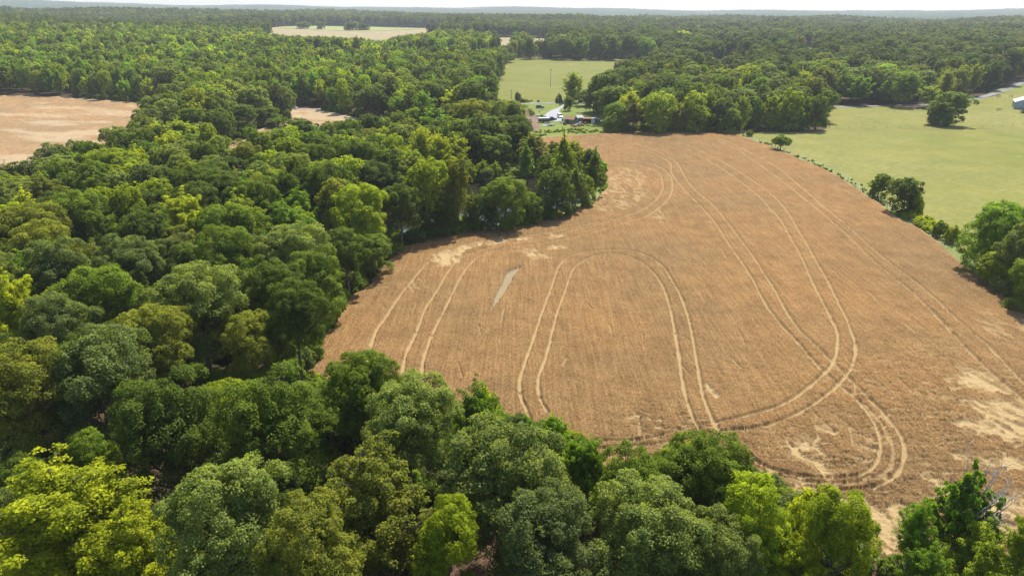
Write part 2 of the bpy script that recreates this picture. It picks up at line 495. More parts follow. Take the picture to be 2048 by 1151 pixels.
ROAD = [(572, 217), (640, 219), (760, 216), (900, 211), (1050, 208), (1130, 206.5), (1250, 207), (1400, 210), (1560, 213), (1680, 214), (1780, 212), (1860, 210), (1930, 202), (1975, 192), (2010, 180), (2048, 165), (2130, 135)]
strip('country_road', P(ROAD), 4.6, M['road'], .10)
sheet('driveway', P([(1128, 207), (1122, 214), (1108, 219), (1096, 226), (1088, 234), (1100, 240), (1112, 244), (1124, 240), (1120, 229), (1119, 222), (1126, 215), (1132, 208)]), M['drive'], .16, 2)
sheet('farm_track', P([(1052, 219), (1063, 217), (1072, 228), (1076, 242), (1080, 258), (1066, 262), (1056, 244)]), M['soil'], .08, 3)

# ------------------------------------------------------------------ wheat
RUTS = [
 [(1060, 850), (1054, 830), (1043, 805), (1040, 791), (1040, 764), (1052, 725), (1070, 674), (1085, 627), (1103, 580), (1116, 541), (1134, 521), (1169, 509), (1208, 505), (1247, 505), (1287, 513), (1322, 535), (1345, 568), (1365, 607), (1380, 658), (1394, 737), (1404, 794), (1424, 846), (1448, 881), (1487, 911), (1531, 942), (1583, 970), (1648, 987), (1714, 987), (1761, 977), (1792, 955), (1806, 920), (1803, 885), (1779, 850), (1744, 811), (1705, 772), (1670, 737), (1630, 697), (1595, 663), (1569, 624), (1548, 584), (1526, 550), (1500, 510), (1474, 476), (1448, 441), (1422, 411), (1391, 385), (1370, 359), (1356, 332), (1339, 319), (1300, 300), (1262, 290)],
 [(1095, 832), (1080, 805), (1077, 791), (1077, 760), (1091, 721), (1103, 674), (1114, 631), (1130, 588), (1142, 553), (1154, 535), (1189, 517), (1228, 513), (1267, 521), (1298, 541), (1322, 572), (1337, 611), (1347, 658), (1357, 715), (1365, 776), (1381, 833), (1404, 876), (1432, 900), (1474, 920), (1518, 937), (1561, 950), (1605, 960), (1661, 964), (1705, 961), (1735, 950), (1755, 924), (1759, 894), (1750, 859), (1731, 828), (1705, 798), (1674, 774), (1648, 752), (1626, 728), (1596, 693), (1552, 645), (1526, 606), (1504, 563), (1482, 528), (1452, 485), (1426, 445), (1395, 411), (1365, 380), (1343, 350), (1341, 332), (1326, 320), (1295, 306), (1250, 294)],
 [(1190, 888), (1240, 888), (1300, 884), (1387, 859), (1444, 850), (1496, 837), (1548, 822), (1587, 802), (1622, 776), (1648, 752), (1664, 733), (1672, 707), (1674, 676), (1667, 654), (1647, 615), (1621, 563), (1600, 515), (1578, 476), (1561, 445), (1534, 415), (1508, 389), (1474, 363), (1430, 332), (1370, 300)],
 [(1200, 905), (1300, 897), (1380, 880), (1452, 868), (1509, 863), (1561, 848), (1605, 828), (1644, 802), (1674, 776), (1696, 750), (1707, 724), (1710, 698), (1700, 665), (1691, 641), (1673, 606), (1656, 571), (1634, 532), (1613, 493), (1595, 463), (1574, 428), (1543, 393), (1508, 367), (1474, 345), (1430, 319), (1387, 298), (1356, 287)],
 [(2120, 880), (2040, 802), (1973, 745), (1921, 693), (1865, 632), (1821, 589), (1778, 554), (1747, 528), (1704, 485), (1656, 441), (1604, 398), (1561, 363), (1517, 332), (1474, 302), (1443, 287), (1422, 281)],
 [(2140, 860), (2048, 776), (1979, 702), (1952, 680), (1908, 641), (1843, 580), (1791, 541), (1734, 493), (1691, 454), (1639, 411), (1595, 372), (1552, 337), (1504, 311), (1461, 289), (1435, 280)],
 [(806, 790), (804, 762), (813, 713), (833, 670), (853, 619), (876, 584), (899, 545), (923, 521), (966, 504), (1013, 492), (1072, 484), (1130, 470), (1189, 455), (1247, 439), (1287, 423), (1308, 408), (1320, 393), (1326, 376), (1320, 354), (1305, 343), (1270, 334), (1225, 329)],
 [(855, 815), (847, 785), (845, 740), (856, 697), (872, 658), (892, 619), (911, 580), (931, 545), (954, 521), (993, 506), (1032, 498), (1091, 490), (1169, 474), (1228, 457), (1287, 439), (1322, 417), (1339, 398), (1345, 376), (1339, 354), (1320, 339), (1280, 327), (1230, 322)],
 [(733, 735), (751, 670), (770, 642), (798, 600), (821, 572), (845, 541), (868, 521), (895, 502), (935, 492), (993, 482), (1060, 476), (1130, 464), (1200, 448)],
 [(1180, 918), (1280, 922), (1400, 915), (1470, 930), (1560, 960), (1650, 976), (1730, 970), (1775, 945), (1783, 905), (1765, 862), (1725, 815)],
]
LODGED = [
 [(868, 522), (878, 510), (905, 502), (935, 494), (962, 489), (966, 494), (940, 502), (922, 514), (913, 530), (895, 537), (875, 534)],
 [(975, 490), (1000, 482), (1015, 482), (1005, 491), (985, 494)], [(1028, 482), (1050, 477), (1062, 480), (1045, 487)], [(1090, 478), (1118, 472), (1132, 476), (1108, 482)],
 [(1030, 508), (1044, 505), (1071, 501), (1075, 509), (1095, 515), (1099, 523), (1078, 522), (1064, 529), (1054, 515)],
 [(1100, 499), (1112, 494), (1130, 498), (1128, 503), (1108, 503)],
 [(1918, 738), (1953, 752), (1988, 763), (2007, 785), (1979, 792), (1944, 783), (1925, 772)],
 [(1923, 812), (1953, 803), (1979, 811), (2020, 803), (2110, 820), (2110, 890), (2018, 895), (1997, 885), (1979, 878), (1931, 878), (1910, 850), (1927, 841), (1962, 838), (1950, 826)],
 [(1905, 920), (1944, 916), (2038, 928), (2040, 944), (1953, 935)],
 [(1568, 884), (1582, 898), (1600, 892), (1606, 878), (1620, 890), (1612, 910), (1632, 925), (1652, 930), (1668, 952), (1642, 957), (1624, 938), (1600, 932), (1580, 918)],
 [(1635, 862), (1650, 858), (1674, 870), (1662, 878), (1642, 874)], [(1634, 875), (1642, 878), (1640, 915), (1630, 915)],
 [(1722, 895), (1745, 905), (1742, 912), (1728, 908)], [(1715, 922), (1732, 925), (1735, 945), (1722, 942)],
 [(1415, 776), (1424, 778), (1428, 792), (1440, 797), (1426, 800), (1416, 790)], [(1255, 842), (1268, 832), (1275, 835), (1262, 846)], [(1893, 760), (1908, 763), (1903, 770)],
 [(1735, 1035), (1770, 1020), (1800, 1010), (1830, 1040), (1820, 1090), (1770, 1110), (1735, 1080)], [(1850, 960), (1880, 970), (1900, 985), (1870, 990)],
 [(1960, 1010), (2000, 1000), (2100, 1010), (2110, 1040), (2020, 1035), (1970, 1040)], [(1970, 1060), (2060, 1055), (2100, 1080), (2000, 1090)],
 [(1690, 1000), (1730, 1010), (1720, 1040), (1680, 1030)], [(1590, 960), (1600, 962), (1596, 1000), (1588, 998)],
]
LIGHTP = [[(1195, 415), (1205, 370), (1225, 345), (1270, 340), (1290, 365), (1285, 400), (1255, 422), (1215, 425)], [(1290, 430), (1325, 425), (1330, 438), (1300, 442)],
          [(1840, 800), (1870, 795), (1885, 820), (1850, 822)], [(1960, 640), (2030, 620), (2060, 670), (1990, 690)],
          [(1640, 960), (1700, 955), (1690, 1010), (1640, 1000)], [(820, 570), (850, 565), (840, 590), (815, 590)]]
BARE = [[(1014, 547), (1040, 536), (1031, 553), (1014, 582), (992, 614), (981, 628), (990, 598), (1006, 565)]]

def patchmask(x, y, polys, edge=.5, warp=.8):
    wx = x + (fbm(x / 1.6, y / 1.6, 3) - .5) * 3 * warp; wy = y + (fbm(x / 1.6 + 50, y / 1.6 + 9, 3) - .5) * 3 * warp
    m = np.zeros(x.shape)
    for p in polys:
        q = np.array(P(p)); c = q.mean(0)
        s = (wx > q[:, 0].min() - 3) & (wx < q[:, 0].max() + 3) & (wy > q[:, 1].min() - 3) & (wy < q[:, 1].max() + 3)
        if not s.any(): continue
        qq = smooth(q, 3, True)
        d = dist_line(wx[s], wy[s], qq, True, 4); ins = inpoly(wx[s], wy[s], qq)
        sd = np.where(ins, d, -d)
        m[s] = np.maximum(m[s], sstep(sd, -edge * .7, edge * .4))
    return m

rough_c = [G(1960, 860), G(1650, 920), G(1800, 1050), G(1480, 900), G(1330, 860)]
STREAKS = []
for _ in range(46):
    u0 = RNG.uniform(720, 1980); v0 = RNG.uniform(420, 900)
    a_ = np.array(G(u0, v0)); L_ = RNG.uniform(1.5, 7)
    th = RNG.normal(0.05, .25)
    STREAKS.append((a_, a_ + np.array([math.sin(th), math.cos(th)]) * L_, RNG.uniform(.1, .22)))
def wheat_z(x, y):
    r = np.hypot(x, y)
    dB = dist_line(x, y, wheat_poly, True, 3.5); ins = inpoly(x, y, wheat_poly)
    sd = np.where(ins, dB, -dB)
    wig = (fbm(x / 1.1, y / 1.1, 3) - .5)
    rough = np.zeros(x.shape)
    for (cx, cy), rr in zip(rough_c, (20, 8, 15, 5, 6)):
        rough = np.maximum(rough, np.exp(-((x - cx) ** 2 + (y - cy) ** 2) / rr ** 2))
    z = .80 + .16 * (fbm(x / 6, y / 6, 3) - .5) + (.22 + .5 * rough) * wig + (.07 + .05 * rough) * (RNG.random(x.shape) - .5) * 2
    rut = np.zeros(x.shape)
    for i, ln in enumerate(RUTS):
        q = smooth(P(ln), 6)
        d = dist_line(x, y, q, False, 2.5)
        w = .26 + .10 * vnoise(x / 2, y / 2)
        d = d + .30 * wig
        deep = 1.0 if i < 9 else .6
        rut = np.maximum(rut, deep * (1 - sstep(d, w * .6, w * 1.35)))
    for a_, b_, w_ in STREAKS:
        d = dist_line(x, y, [a_, b_], False, 1.5) + .25 * wig
        rut = np.maximum(rut, .55 * (1 - sstep(d, w_ * .5, w_ * 1.8)))
    lod = patchmask(x, y, LODGED, 1.0, 1.0)
    lp = patchmask(x, y, LIGHTP, 2.5, 1.5)
    streak = fbm(x / .8 + y / 3, y / 2.2, 4)
    lp = lp * sstep(streak, .45, .62)
    speck = rough * sstep(fbm(x / 1.4 + 7, y / .5, 4), .60, .70)
    lod = np.clip(lod * (.35 + .65 * sstep(streak, .36, .56)) + .5 * lp + .8 * speck, 0, 1)
    bare = patchmask(x, y, BARE, .12, .2)
    z = z * (1 - .55 * rut * (1 - .45 * sstep(y, 110, 210)))
    z = z * (1 - .62 * lod) + lod * .22 * (fbm(x / .7 + y * .4, y / .45, 3) - .2)
    z = z * (1 - bare) + .08 * bare
    z = np.where(sd > 0, z * sstep(sd, -.05, .7) , -.15) + elev(x, y)
    edge_l = (1 - sstep(sd, .3, 1.8)) * .5 * sstep(fbm(x / 4, y / 4, 2), .45, .6)
    worn_view_fade = rut * (.6 + .4 * (1 - sstep(y + 12 * (fbm(x / 5, y / 5, 2) - .5), 98, 165))) * sstep(fbm(x / 1.2, y / 1.2, 3), .16, .36)  # worn pale straw; distance fade paints in the darker grazing view of ruts
    return z, dict(lodged=np.clip(lod + edge_l, 0, 1), rut=rut, bare=bare, worn_view_fade=worn_view_fade)
rl = [36.0]
while rl[-1] < 350: rl.append(rl[-1] + max(.13, .65 * rl[-1] ** 2 / 35200))
rl = np.array(rl)
waz = np.arange(math.radians(-20), math.radians(44), .00115)
wm = polar_grid('wheat_field', rl, waz, M['wheat'], wheat_z, lambda x, y: inpoly(x, y, wheat_poly), jitter=.3)
link('wheat_field', wm, kind='structure')

def crop(name, pts, mat, h, lod_t, daz=.0022, dr=.9, ruts=()):
    poly = smooth(P(pts), 5, True)
    r = np.hypot(poly[:, 0], poly[:, 1]); a = np.arctan2(poly[:, 0], poly[:, 1])
    rr = [r.min() - 3]
    while rr[-1] < r.max() + 4: rr.append(rr[-1] + max(.5, dr * rr[-1] ** 2 / 35200))
    def zf(x, y):
        d = dist_line(x, y, poly, True, 4); sd = np.where(inpoly(x, y, poly), d, -d)
        z = h + .2 * (fbm(x / 8, y / 8, 3) - .5) + .12 * (RNG.random(x.shape) - .5)
        lod = sstep(fbm(x / 26 + y / 40 + 3, y / 9 + 3, 4), lod_t, lod_t + .16) * .7
        rut = np.zeros(x.shape)
        for ln in ruts:
            rut = np.maximum(rut, 1 - sstep(dist_line(x, y, smooth(P(ln), 6), False, 3), .3, .9))
        z = np.where(sd > 0, z * sstep(sd, 0, 1.2) * (1 - .6 * rut), -.2) + elev(x, y)
        return z, dict(lodged=np.clip(lod + .6 * (1 - sstep(sd, 1, 8)), 0, 1), rut=rut * .6, bare=np.zeros(x.shape), worn_view_fade=rut * .2)
    me = polar_grid(name, np.array(rr), np.arange(max(a.min() - .01, -.74), min(a.max() + .01, .8), daz), mat, zf, lambda x, y: inpoly(x, y, poly), jitter=.3)
    link(name, me, kind='structure')
crop('left_wheat_field', LEFTF, M['wheat2'], .7, .52, ruts=[[(-100, 232), (60, 228), (160, 236), (270, 222)], [(-100, 237), (60, 233), (160, 241), (265, 228)], [(0, 215), (100, 205), (220, 210)]])
crop('middle_wheat_field', MIDF, M['wheat2'], .6, .42)
wheatland = True
#PART2
# ------------------------------------------------------------------ summer haze
hz = bpy.data.materials.new('haze'); hz.use_nodes = True
hn = hz.node_tree.nodes; hn.remove(hn['Principled BSDF'])
pv_ = hn.new('ShaderNodeVolumePrincipled')
pv_.inputs['Color'].default_value = (.93, .975, 1.0, 1)
pv_.inputs['Density'].default_value = 1.1e-4
pv_.inputs['Anisotropy'].default_value = .15
hz.node_tree.links.new(pv_.outputs[0], hn['Material Output'].inputs['Volume'])
hb = MB(); hb.box((0, 4650, 118), (20400, 11500, 242))
ho = hb.build('haze', hz, kind='stuff', label='pale summer haze softening the far woods and hills', category='haze')
# ------------------------------------------------------------------ leaves and bark
def mat_leaf(name, sheen=.13):
    t = NT(name)
    tint = t.attr('leaf_tint', 'INSTANCER').outputs['Color']
    tone = t.attr('tone').outputs['Fac']
    c = t.mix(tint, t.ramp(tone, [(0, (.45, .50, .50)), (.5, (1, 1, 1)), (1, (1.75, 1.6, 1.4))]), 1, 'MULTIPLY')
    t.base(c, .58, sheen)
    tr = t.new('ShaderNodeBsdfTranslucent'); mx = t.new('ShaderNodeMixShader'); mx.inputs[0].default_value = .42
    c2 = t.mix(c, (1.9, 1.8, .35), 1, 'MULTIPLY')
    t.L(c2, tr.inputs[0]); t.L(t.b.outputs[0], mx.inputs[1]); t.L(tr.outputs[0], mx.inputs[2]); t.L(mx.outputs[0], t.out.inputs[0])
    return t.m
M['leaf'] = mat_leaf('leaves')
def mat_bark(name, a, b):
    t = NT(name); n = t.noise(1, 5, .6, t.coord((9, 9, 1.6)))
    t.bump(n, .6, .05)
    return t.base(t.ramp(n, [(.3, a), (.7, b)]), .9, .1)
M['bark'] = mat_bark('bark', (.07, .055, .042), (.20, .17, .14))
M['deadwood'] = mat_bark('dead_wood', (.30, .29, .28), (.52, .50, .47))

# ------------------------------------------------------------------ tree forms (unit radius 1; height H0)
def unit(a): return a / (np.linalg.norm(a, axis=-1, keepdims=True) + 1e-9)
def randdir(rg, n): return unit(rg.normal(size=(n, 3)))
H0 = dict(round=3.0, plume=3.6, cone=3.4, cedar=3.0, shrub=1.45, wide=2.1, sparse=3.2)

def form(kind, seed):
    """returns sub-clump centres, radii, outward directions, and limb list"""
    rg = np.random.default_rng(seed); C = []; Rd = []; O = []; limbs = []
    def lobe(c, r, out, ns, sr, flat=1.0):
        d = unit(randdir(rg, ns) + .55 * out + np.array([0, 0, .25]))
        d[:, 2] *= flat
        p = c + d * r * rg.uniform(.72, 1.0, (ns, 1))
        C.append(p); Rd.append(rg.uniform(.8, 1.25, ns) * sr); O.append(unit(d * .6 + out * .4))
    if kind in ('round', 'wide', 'shrub'):
        if kind == 'round': cz, rz, n, zmin, lr, sr = 1.72, 1.27, 38, -.80, (.17, .40), .115
        elif kind == 'wide': cz, rz, n, zmin, lr, sr = 1.25, .78, 26, -.35, (.24, .36), .12
        else: cz, rz, n, zmin, lr, sr = .62, .80, 22, -.55, (.28, .42), .13
        if kind == 'round' and seed != 11:
            m = 4 if seed % 2 else 5
            for q in range(m):
                a0 = q * 6.283 / m + rg.uniform(-.5, .5); ro = rg.uniform(.30, .52); r1 = rg.uniform(.46, .60)
                zc = rg.uniform(1.35, 2.35) if q else 2.38
                if q == 0: ro *= .4
                c0 = np.array([ro * math.cos(a0), ro * math.sin(a0), zc])
                for i in range(13):
                    z = 1 - 1.6 * (i + .5) / 13; a = i * 2.39996 + rg.uniform(-.5, .5); s_1 = math.sqrt(max(0, 1 - z * z))
                    d = np.array([s_1 * math.cos(a), s_1 * math.sin(a), z])
                    c = c0 + d * r1 * rg.uniform(.55, 1.0) * np.array([1, 1, 1.05])
                    lobe(c, rg.uniform(.13, .27), unit(d + (c - np.array([0, 0, 1.7])) * .5), 13, .10)
                    if i % 3 == 0: limbs.append(c)
            for i in range(16):
                a = rg.uniform(0, 6.283); lobe(np.array([math.cos(a) * .55, math.sin(a) * .55, rg.uniform(.6, 1.3)]), .26, np.array([math.cos(a), math.sin(a), .1]), 9, .12)
            for i in range(8): lobe(np.array([0, 0, 1.6]) + randdir(rg, 1)[0] * .35, .35, np.array([0, 0, 1.]), 8, .16)
            n = 0
        sq = 1 + rg.uniform(-.2, .16, 4)
        k = 0
        for i in range(n):
            z = 1 - (1 - zmin) * (i + .5) / n; a = i * 2.39996 + rg.uniform(-.4, .4)
            z += rg.uniform(-.06, .06); z = min(z, .99)
            s = math.sqrt(max(0, 1 - z * z))
            lobe_q = sq[int((a % 6.283) / 1.5708) % 4]
            d = np.array([s * math.cos(a), s * math.sin(a), z])
            rho = (rg.uniform(.50, .92) if kind == 'round' else rg.uniform(.58, .8)) * lobe_q
            c = np.array([0, 0, cz]) + d * rho * np.array([1, 1, rz])
            r = rg.uniform(*lr)
            lobe(c, r, d, 15, sr)
            limbs.append(c)
        for i in range(6 if n else 0):
            lobe(np.array([0, 0, cz]) + randdir(rg, 1)[0] * .3, .35, np.array([0, 0, 1.]), 8, .16)
    elif kind in ('plume', 'sparse', 'cone'):
        H = H0[kind]; nb = dict(plume=30, sparse=20, cone=34)[kind]
        for i in range(nb):
            f = i / nb; z0 = .75 + f * (H - 1.25); a = i * 2.39996 + rg.uniform(-.5, .5)
            env = (1 - f) ** (.55 if kind != 'cone' else .85)
            L = (.95 * env + .16) * rg.uniform(.78, 1.12)
            up = {'plume': 1.0, 'sparse': 1.05, 'cone': .35}[kind] * rg.uniform(.75, 1.2)
            d = unit(np.array([math.cos(a), math.sin(a), up])); s0 = np.array([0, 0, z0 - .25])
            L2 = L / max(.35, math.hypot(d[0], d[1])) * .82
            L2 = min(L2, (H - z0 + .15) / max(.1, d[2]))
            m = max(4, int(L2 * (11 if kind != 'sparse' else 8)))
            tt = np.linspace(.22 if kind != 'sparse' else .45, 1, m)
            bend = np.stack([0 * tt, 0 * tt, .22 * tt ** 2 * L2], 1)
            p = s0 + d * (tt * L2)[:, None] + bend
            rr = (.19 - .10 * tt) * rg.uniform(.85, 1.2, m) * (.8 if kind == 'sparse' else 1)
            p = p + rg.normal(0, .045, p.shape)
            C.append(p); Rd.append(rr); O.append(np.tile(unit(d * .5 + np.array([0, 0, .6])), (m, 1)))
            if kind == 'sparse' and i % 3: pass
            q = p + rg.normal(0, .13, p.shape) * (1 - .4 * tt)[:, None]
            C.append(q); Rd.append(rr * .75); O.append(np.tile(unit(d + np.array([0, 0, .3])), (m, 1)))
            limbs.append(p[-1])
        zz = np.linspace(1.6, H - .08, 14)
        C.append(np.stack([rg.normal(0, .05, 14), rg.normal(0, .05, 14), zz], 1)); Rd.append(np.linspace(.24, .07, 14)); O.append(np.tile([0, 0, 1.], (14, 1)))
    elif kind == 'cedar':
        n = 520; zz = 1 - rg.random(n) ** .6; H = 3.0
        a = rg.uniform(0, 6.283, n); rad = (1 - zz) ** .62 * rg.uniform(.7, 1.0, n) * (1 + .12 * np.sin(a * 3 + zz * 9))
        z = .12 + zz * (H - .2)
        C.append(np.stack([rad * np.cos(a), rad * np.sin(a), z], 1)); Rd.append(rg.uniform(.07, .13, n) * (1.2 - .5 * zz))
        O.append(unit(np.stack([np.cos(a), np.sin(a), 0 * a + .9], 1)))
        limbs = []
    return np.concatenate(C), np.concatenate(Rd), np.concatenate(O), limbs

def leaf_mesh(name, kind, seed, n, L, W):
    C, Rd, O, limbs = form(kind, seed)
    rg = np.random.default_rng(seed + 99)
    w = Rd ** 2; idx = rg.choice(len(C), n, p=w / w.sum())
    d = unit(randdir(rg, n) + .45 * O[idx] + np.array([0, 0, .22]))
    p = C[idx] + d * (Rd[idx] * rg.uniform(.55, 1.12, n))[:, None]
    nn = unit(d * .55 + O[idx] * .25 + np.array([0, 0, .35]) + randdir(rg, n) * .62)
    t = unit(np.cross(nn, randdir(rg, n))); b = np.cross(nn, t)
    l = (L * rg.uniform(.7, 1.3, n))[:, None]; ww = (W * rg.uniform(.7, 1.3, n))[:, None]
    f = nn * ww * .35
    v = np.stack([p - t * l * .5 , p + b * ww * .5 + f, p + t * l * .5 - f * .6, p - b * ww * .5 + f], 1).reshape(-1, 3)
    me = np_mesh(name, v, np.arange(n * 4).reshape(n, 4), M['leaf'])
    sub = rg.random(len(C)); tone = np.clip(.5 + (sub[idx] - .5) * .5 + rg.normal(0, .22, n), 0, 1)
    a = me.attributes.new('tone', 'FLOAT', 'POINT'); a.data.foreach_set('value', np.repeat(tone, 4).astype(np.float32))
    return me, limbs

def trunk_mb(kind, limbs, seed, n=6, twigs=0):
    mb = MB(); rd = random.Random(seed); H = H0[kind]
    top = {'round': 1.9, 'wide': 1.1, 'plume': 3.2, 'cone': 3.1, 'sparse': 2.9, 'cedar': 2.6, 'shrub': .6}[kind]
    r0 = .075 if kind != 'shrub' else .05
    pts = [Vector((0, 0, -.05))]; k = 5
    for i in range(1, k + 1):
        pts.append(Vector((rd.uniform(-.04, .04), rd.uniform(-.04, .04), top * i / k)))
    for i in range(k):
        a = r0 * (1 - .8 * i / k) * (1.35 if i == 0 else 1); b = r0 * (1 - .8 * (i + 1) / k)
        mb.tube(pts[i], pts[i + 1], a, b, n)
    for c in limbs:
        c = Vector(tuple(c)); f = min(.92, max(.22, (c.z - math.hypot(c.x, c.y) * .8) / top))
        i = min(k - 1, int(f * k)); s = pts[i].lerp(pts[i + 1], f * k - i)
        mid = s.lerp(c, .55) + Vector((rd.uniform(-.06, .06), rd.uniform(-.06, .06), -.05))
        mb.tube(s, mid, .026, .017, 4); mb.tube(mid, c, .017, .007, 4)
        for _ in range(twigs):
            e = c + Vector((rd.gauss(0, .2), rd.gauss(0, .2), abs(rd.gauss(.16, .12)))); mb.tube(mid.lerp(c, rd.uniform(.3, 1)), e, .007, .003, 3)
    return mb

FORMS = [('round', 11), ('round', 12), ('round', 13), ('round', 14), ('plume', 21), ('plume', 22), ('cone', 31), ('cedar', 41), ('shrub', 51), ('wide', 61), ('sparse', 71)]
LOD = [(52000, .040, .029), (11000, .085, .062), (2200, .19, .14), (420, .42, .32)]
NEARN = {'cedar': .35, 'shrub': .22, 'wide': .2, 'sparse': .32, 'cone': .6}
CR = {}; TRK = {}
def nice(k): return {'round': 'broad', 'plume': 'upright', 'cone': 'pointed', 'sparse': 'thin'}.get(k, k)
for fi, (k, sd) in enumerate(FORMS):
    for li, (n, L, W) in enumerate(LOD):
        m = NEARN.get(k, 1) if li == 0 else 1
        CR[fi, li], limbs = leaf_mesh('%s_crown' % nice(k), k, sd, int(n * m), L / math.sqrt(m) if m < 1 else L, W / math.sqrt(m) if m < 1 else W)
    TRK[fi] = trunk_mb(k, limbs, sd, 6, 5 if k == 'sparse' else 0)

TINT = dict(oak=(.092, .136, .015), maple=(.132, .192, .016), ash=(.172, .218, .046), olive=(.185, .206, .024), poplar=(.315, .360, .010),
            gum=(.160, .265, .012), cedar=(.050, .080, .022), grey=(.130, .172, .046), bright=(.230, .295, .012))
FORM_OF = dict(oak=[0, 1, 2, 3], maple=[1, 2, 3, 4], ash=[2, 3, 1], olive=[3, 1, 5], poplar=[4, 5], gum=[5, 4], cedar=[7], grey=[0, 3, 2], bright=[4, 5, 1, 2])

TREES = []   # dict(x,y,h,r,kind,form,label,group,hand)
def add_tree(x, y, h, r, kind, form=None, label=None, group=None, hand=True, cat='tree', base_z=None):
    if form is None: form = FORM_OF[kind][int(RNG.integers(len(FORM_OF[kind])))]
    TREES.append(dict(x=float(x), y=float(y), h=float(h), r=float(r), kind=kind, form=form, label=label, group=group, hand=hand, cat=cat, low=group == 'low'))

def half(h, r, form):
    return min(.42 * h, max(.32 * h, 1.05 * r)) if form in (0, 1, 2, 3) else (min(.40 * h, 1.45 * r) if form in (4, 5) else .40 * h)
def place(u, v, Rpx, kind, h=16.0, label=None, form=None):
    """crown centred on pixel u, v with crown radius Rpx photo pixels"""
    if form is None: form = FORM_OF[kind][int(RNG.integers(len(FORM_OF[kind])))]
    r = 4.5
    while True:
        for _ in range(4):
            hc = h - half(h, r, form)
            x, y = G(u, v, hc); _, _, w = proj(x, y, hc)
            r = Rpx * float(w) / FPX
        if h <= 5 or not any(bool(inpoly(np.array([x]), np.array([y]), p)[0]) for p in OPENG): break
        h -= 1.0
    add_tree(x, y, h, r, kind, form, label)
def stand(u, vt, vb, Rpx, kind, label=None, form=None, cat='tree', group=None):
    """tree whose foot is at v = vb and top at v = vt"""
    x, y = G(u, vb); z = float(elev(x, y)); _, _, w = proj(x, y, z)
    lo, hi = .3, 60
    for _ in range(24):
        m = (lo + hi) / 2
        if proj(x, y, z + m)[1] > vt: lo = m
        else: hi = m
    add_tree(x, y, m, Rpx * float(w) / FPX, kind, form, label, 'low', cat=cat)

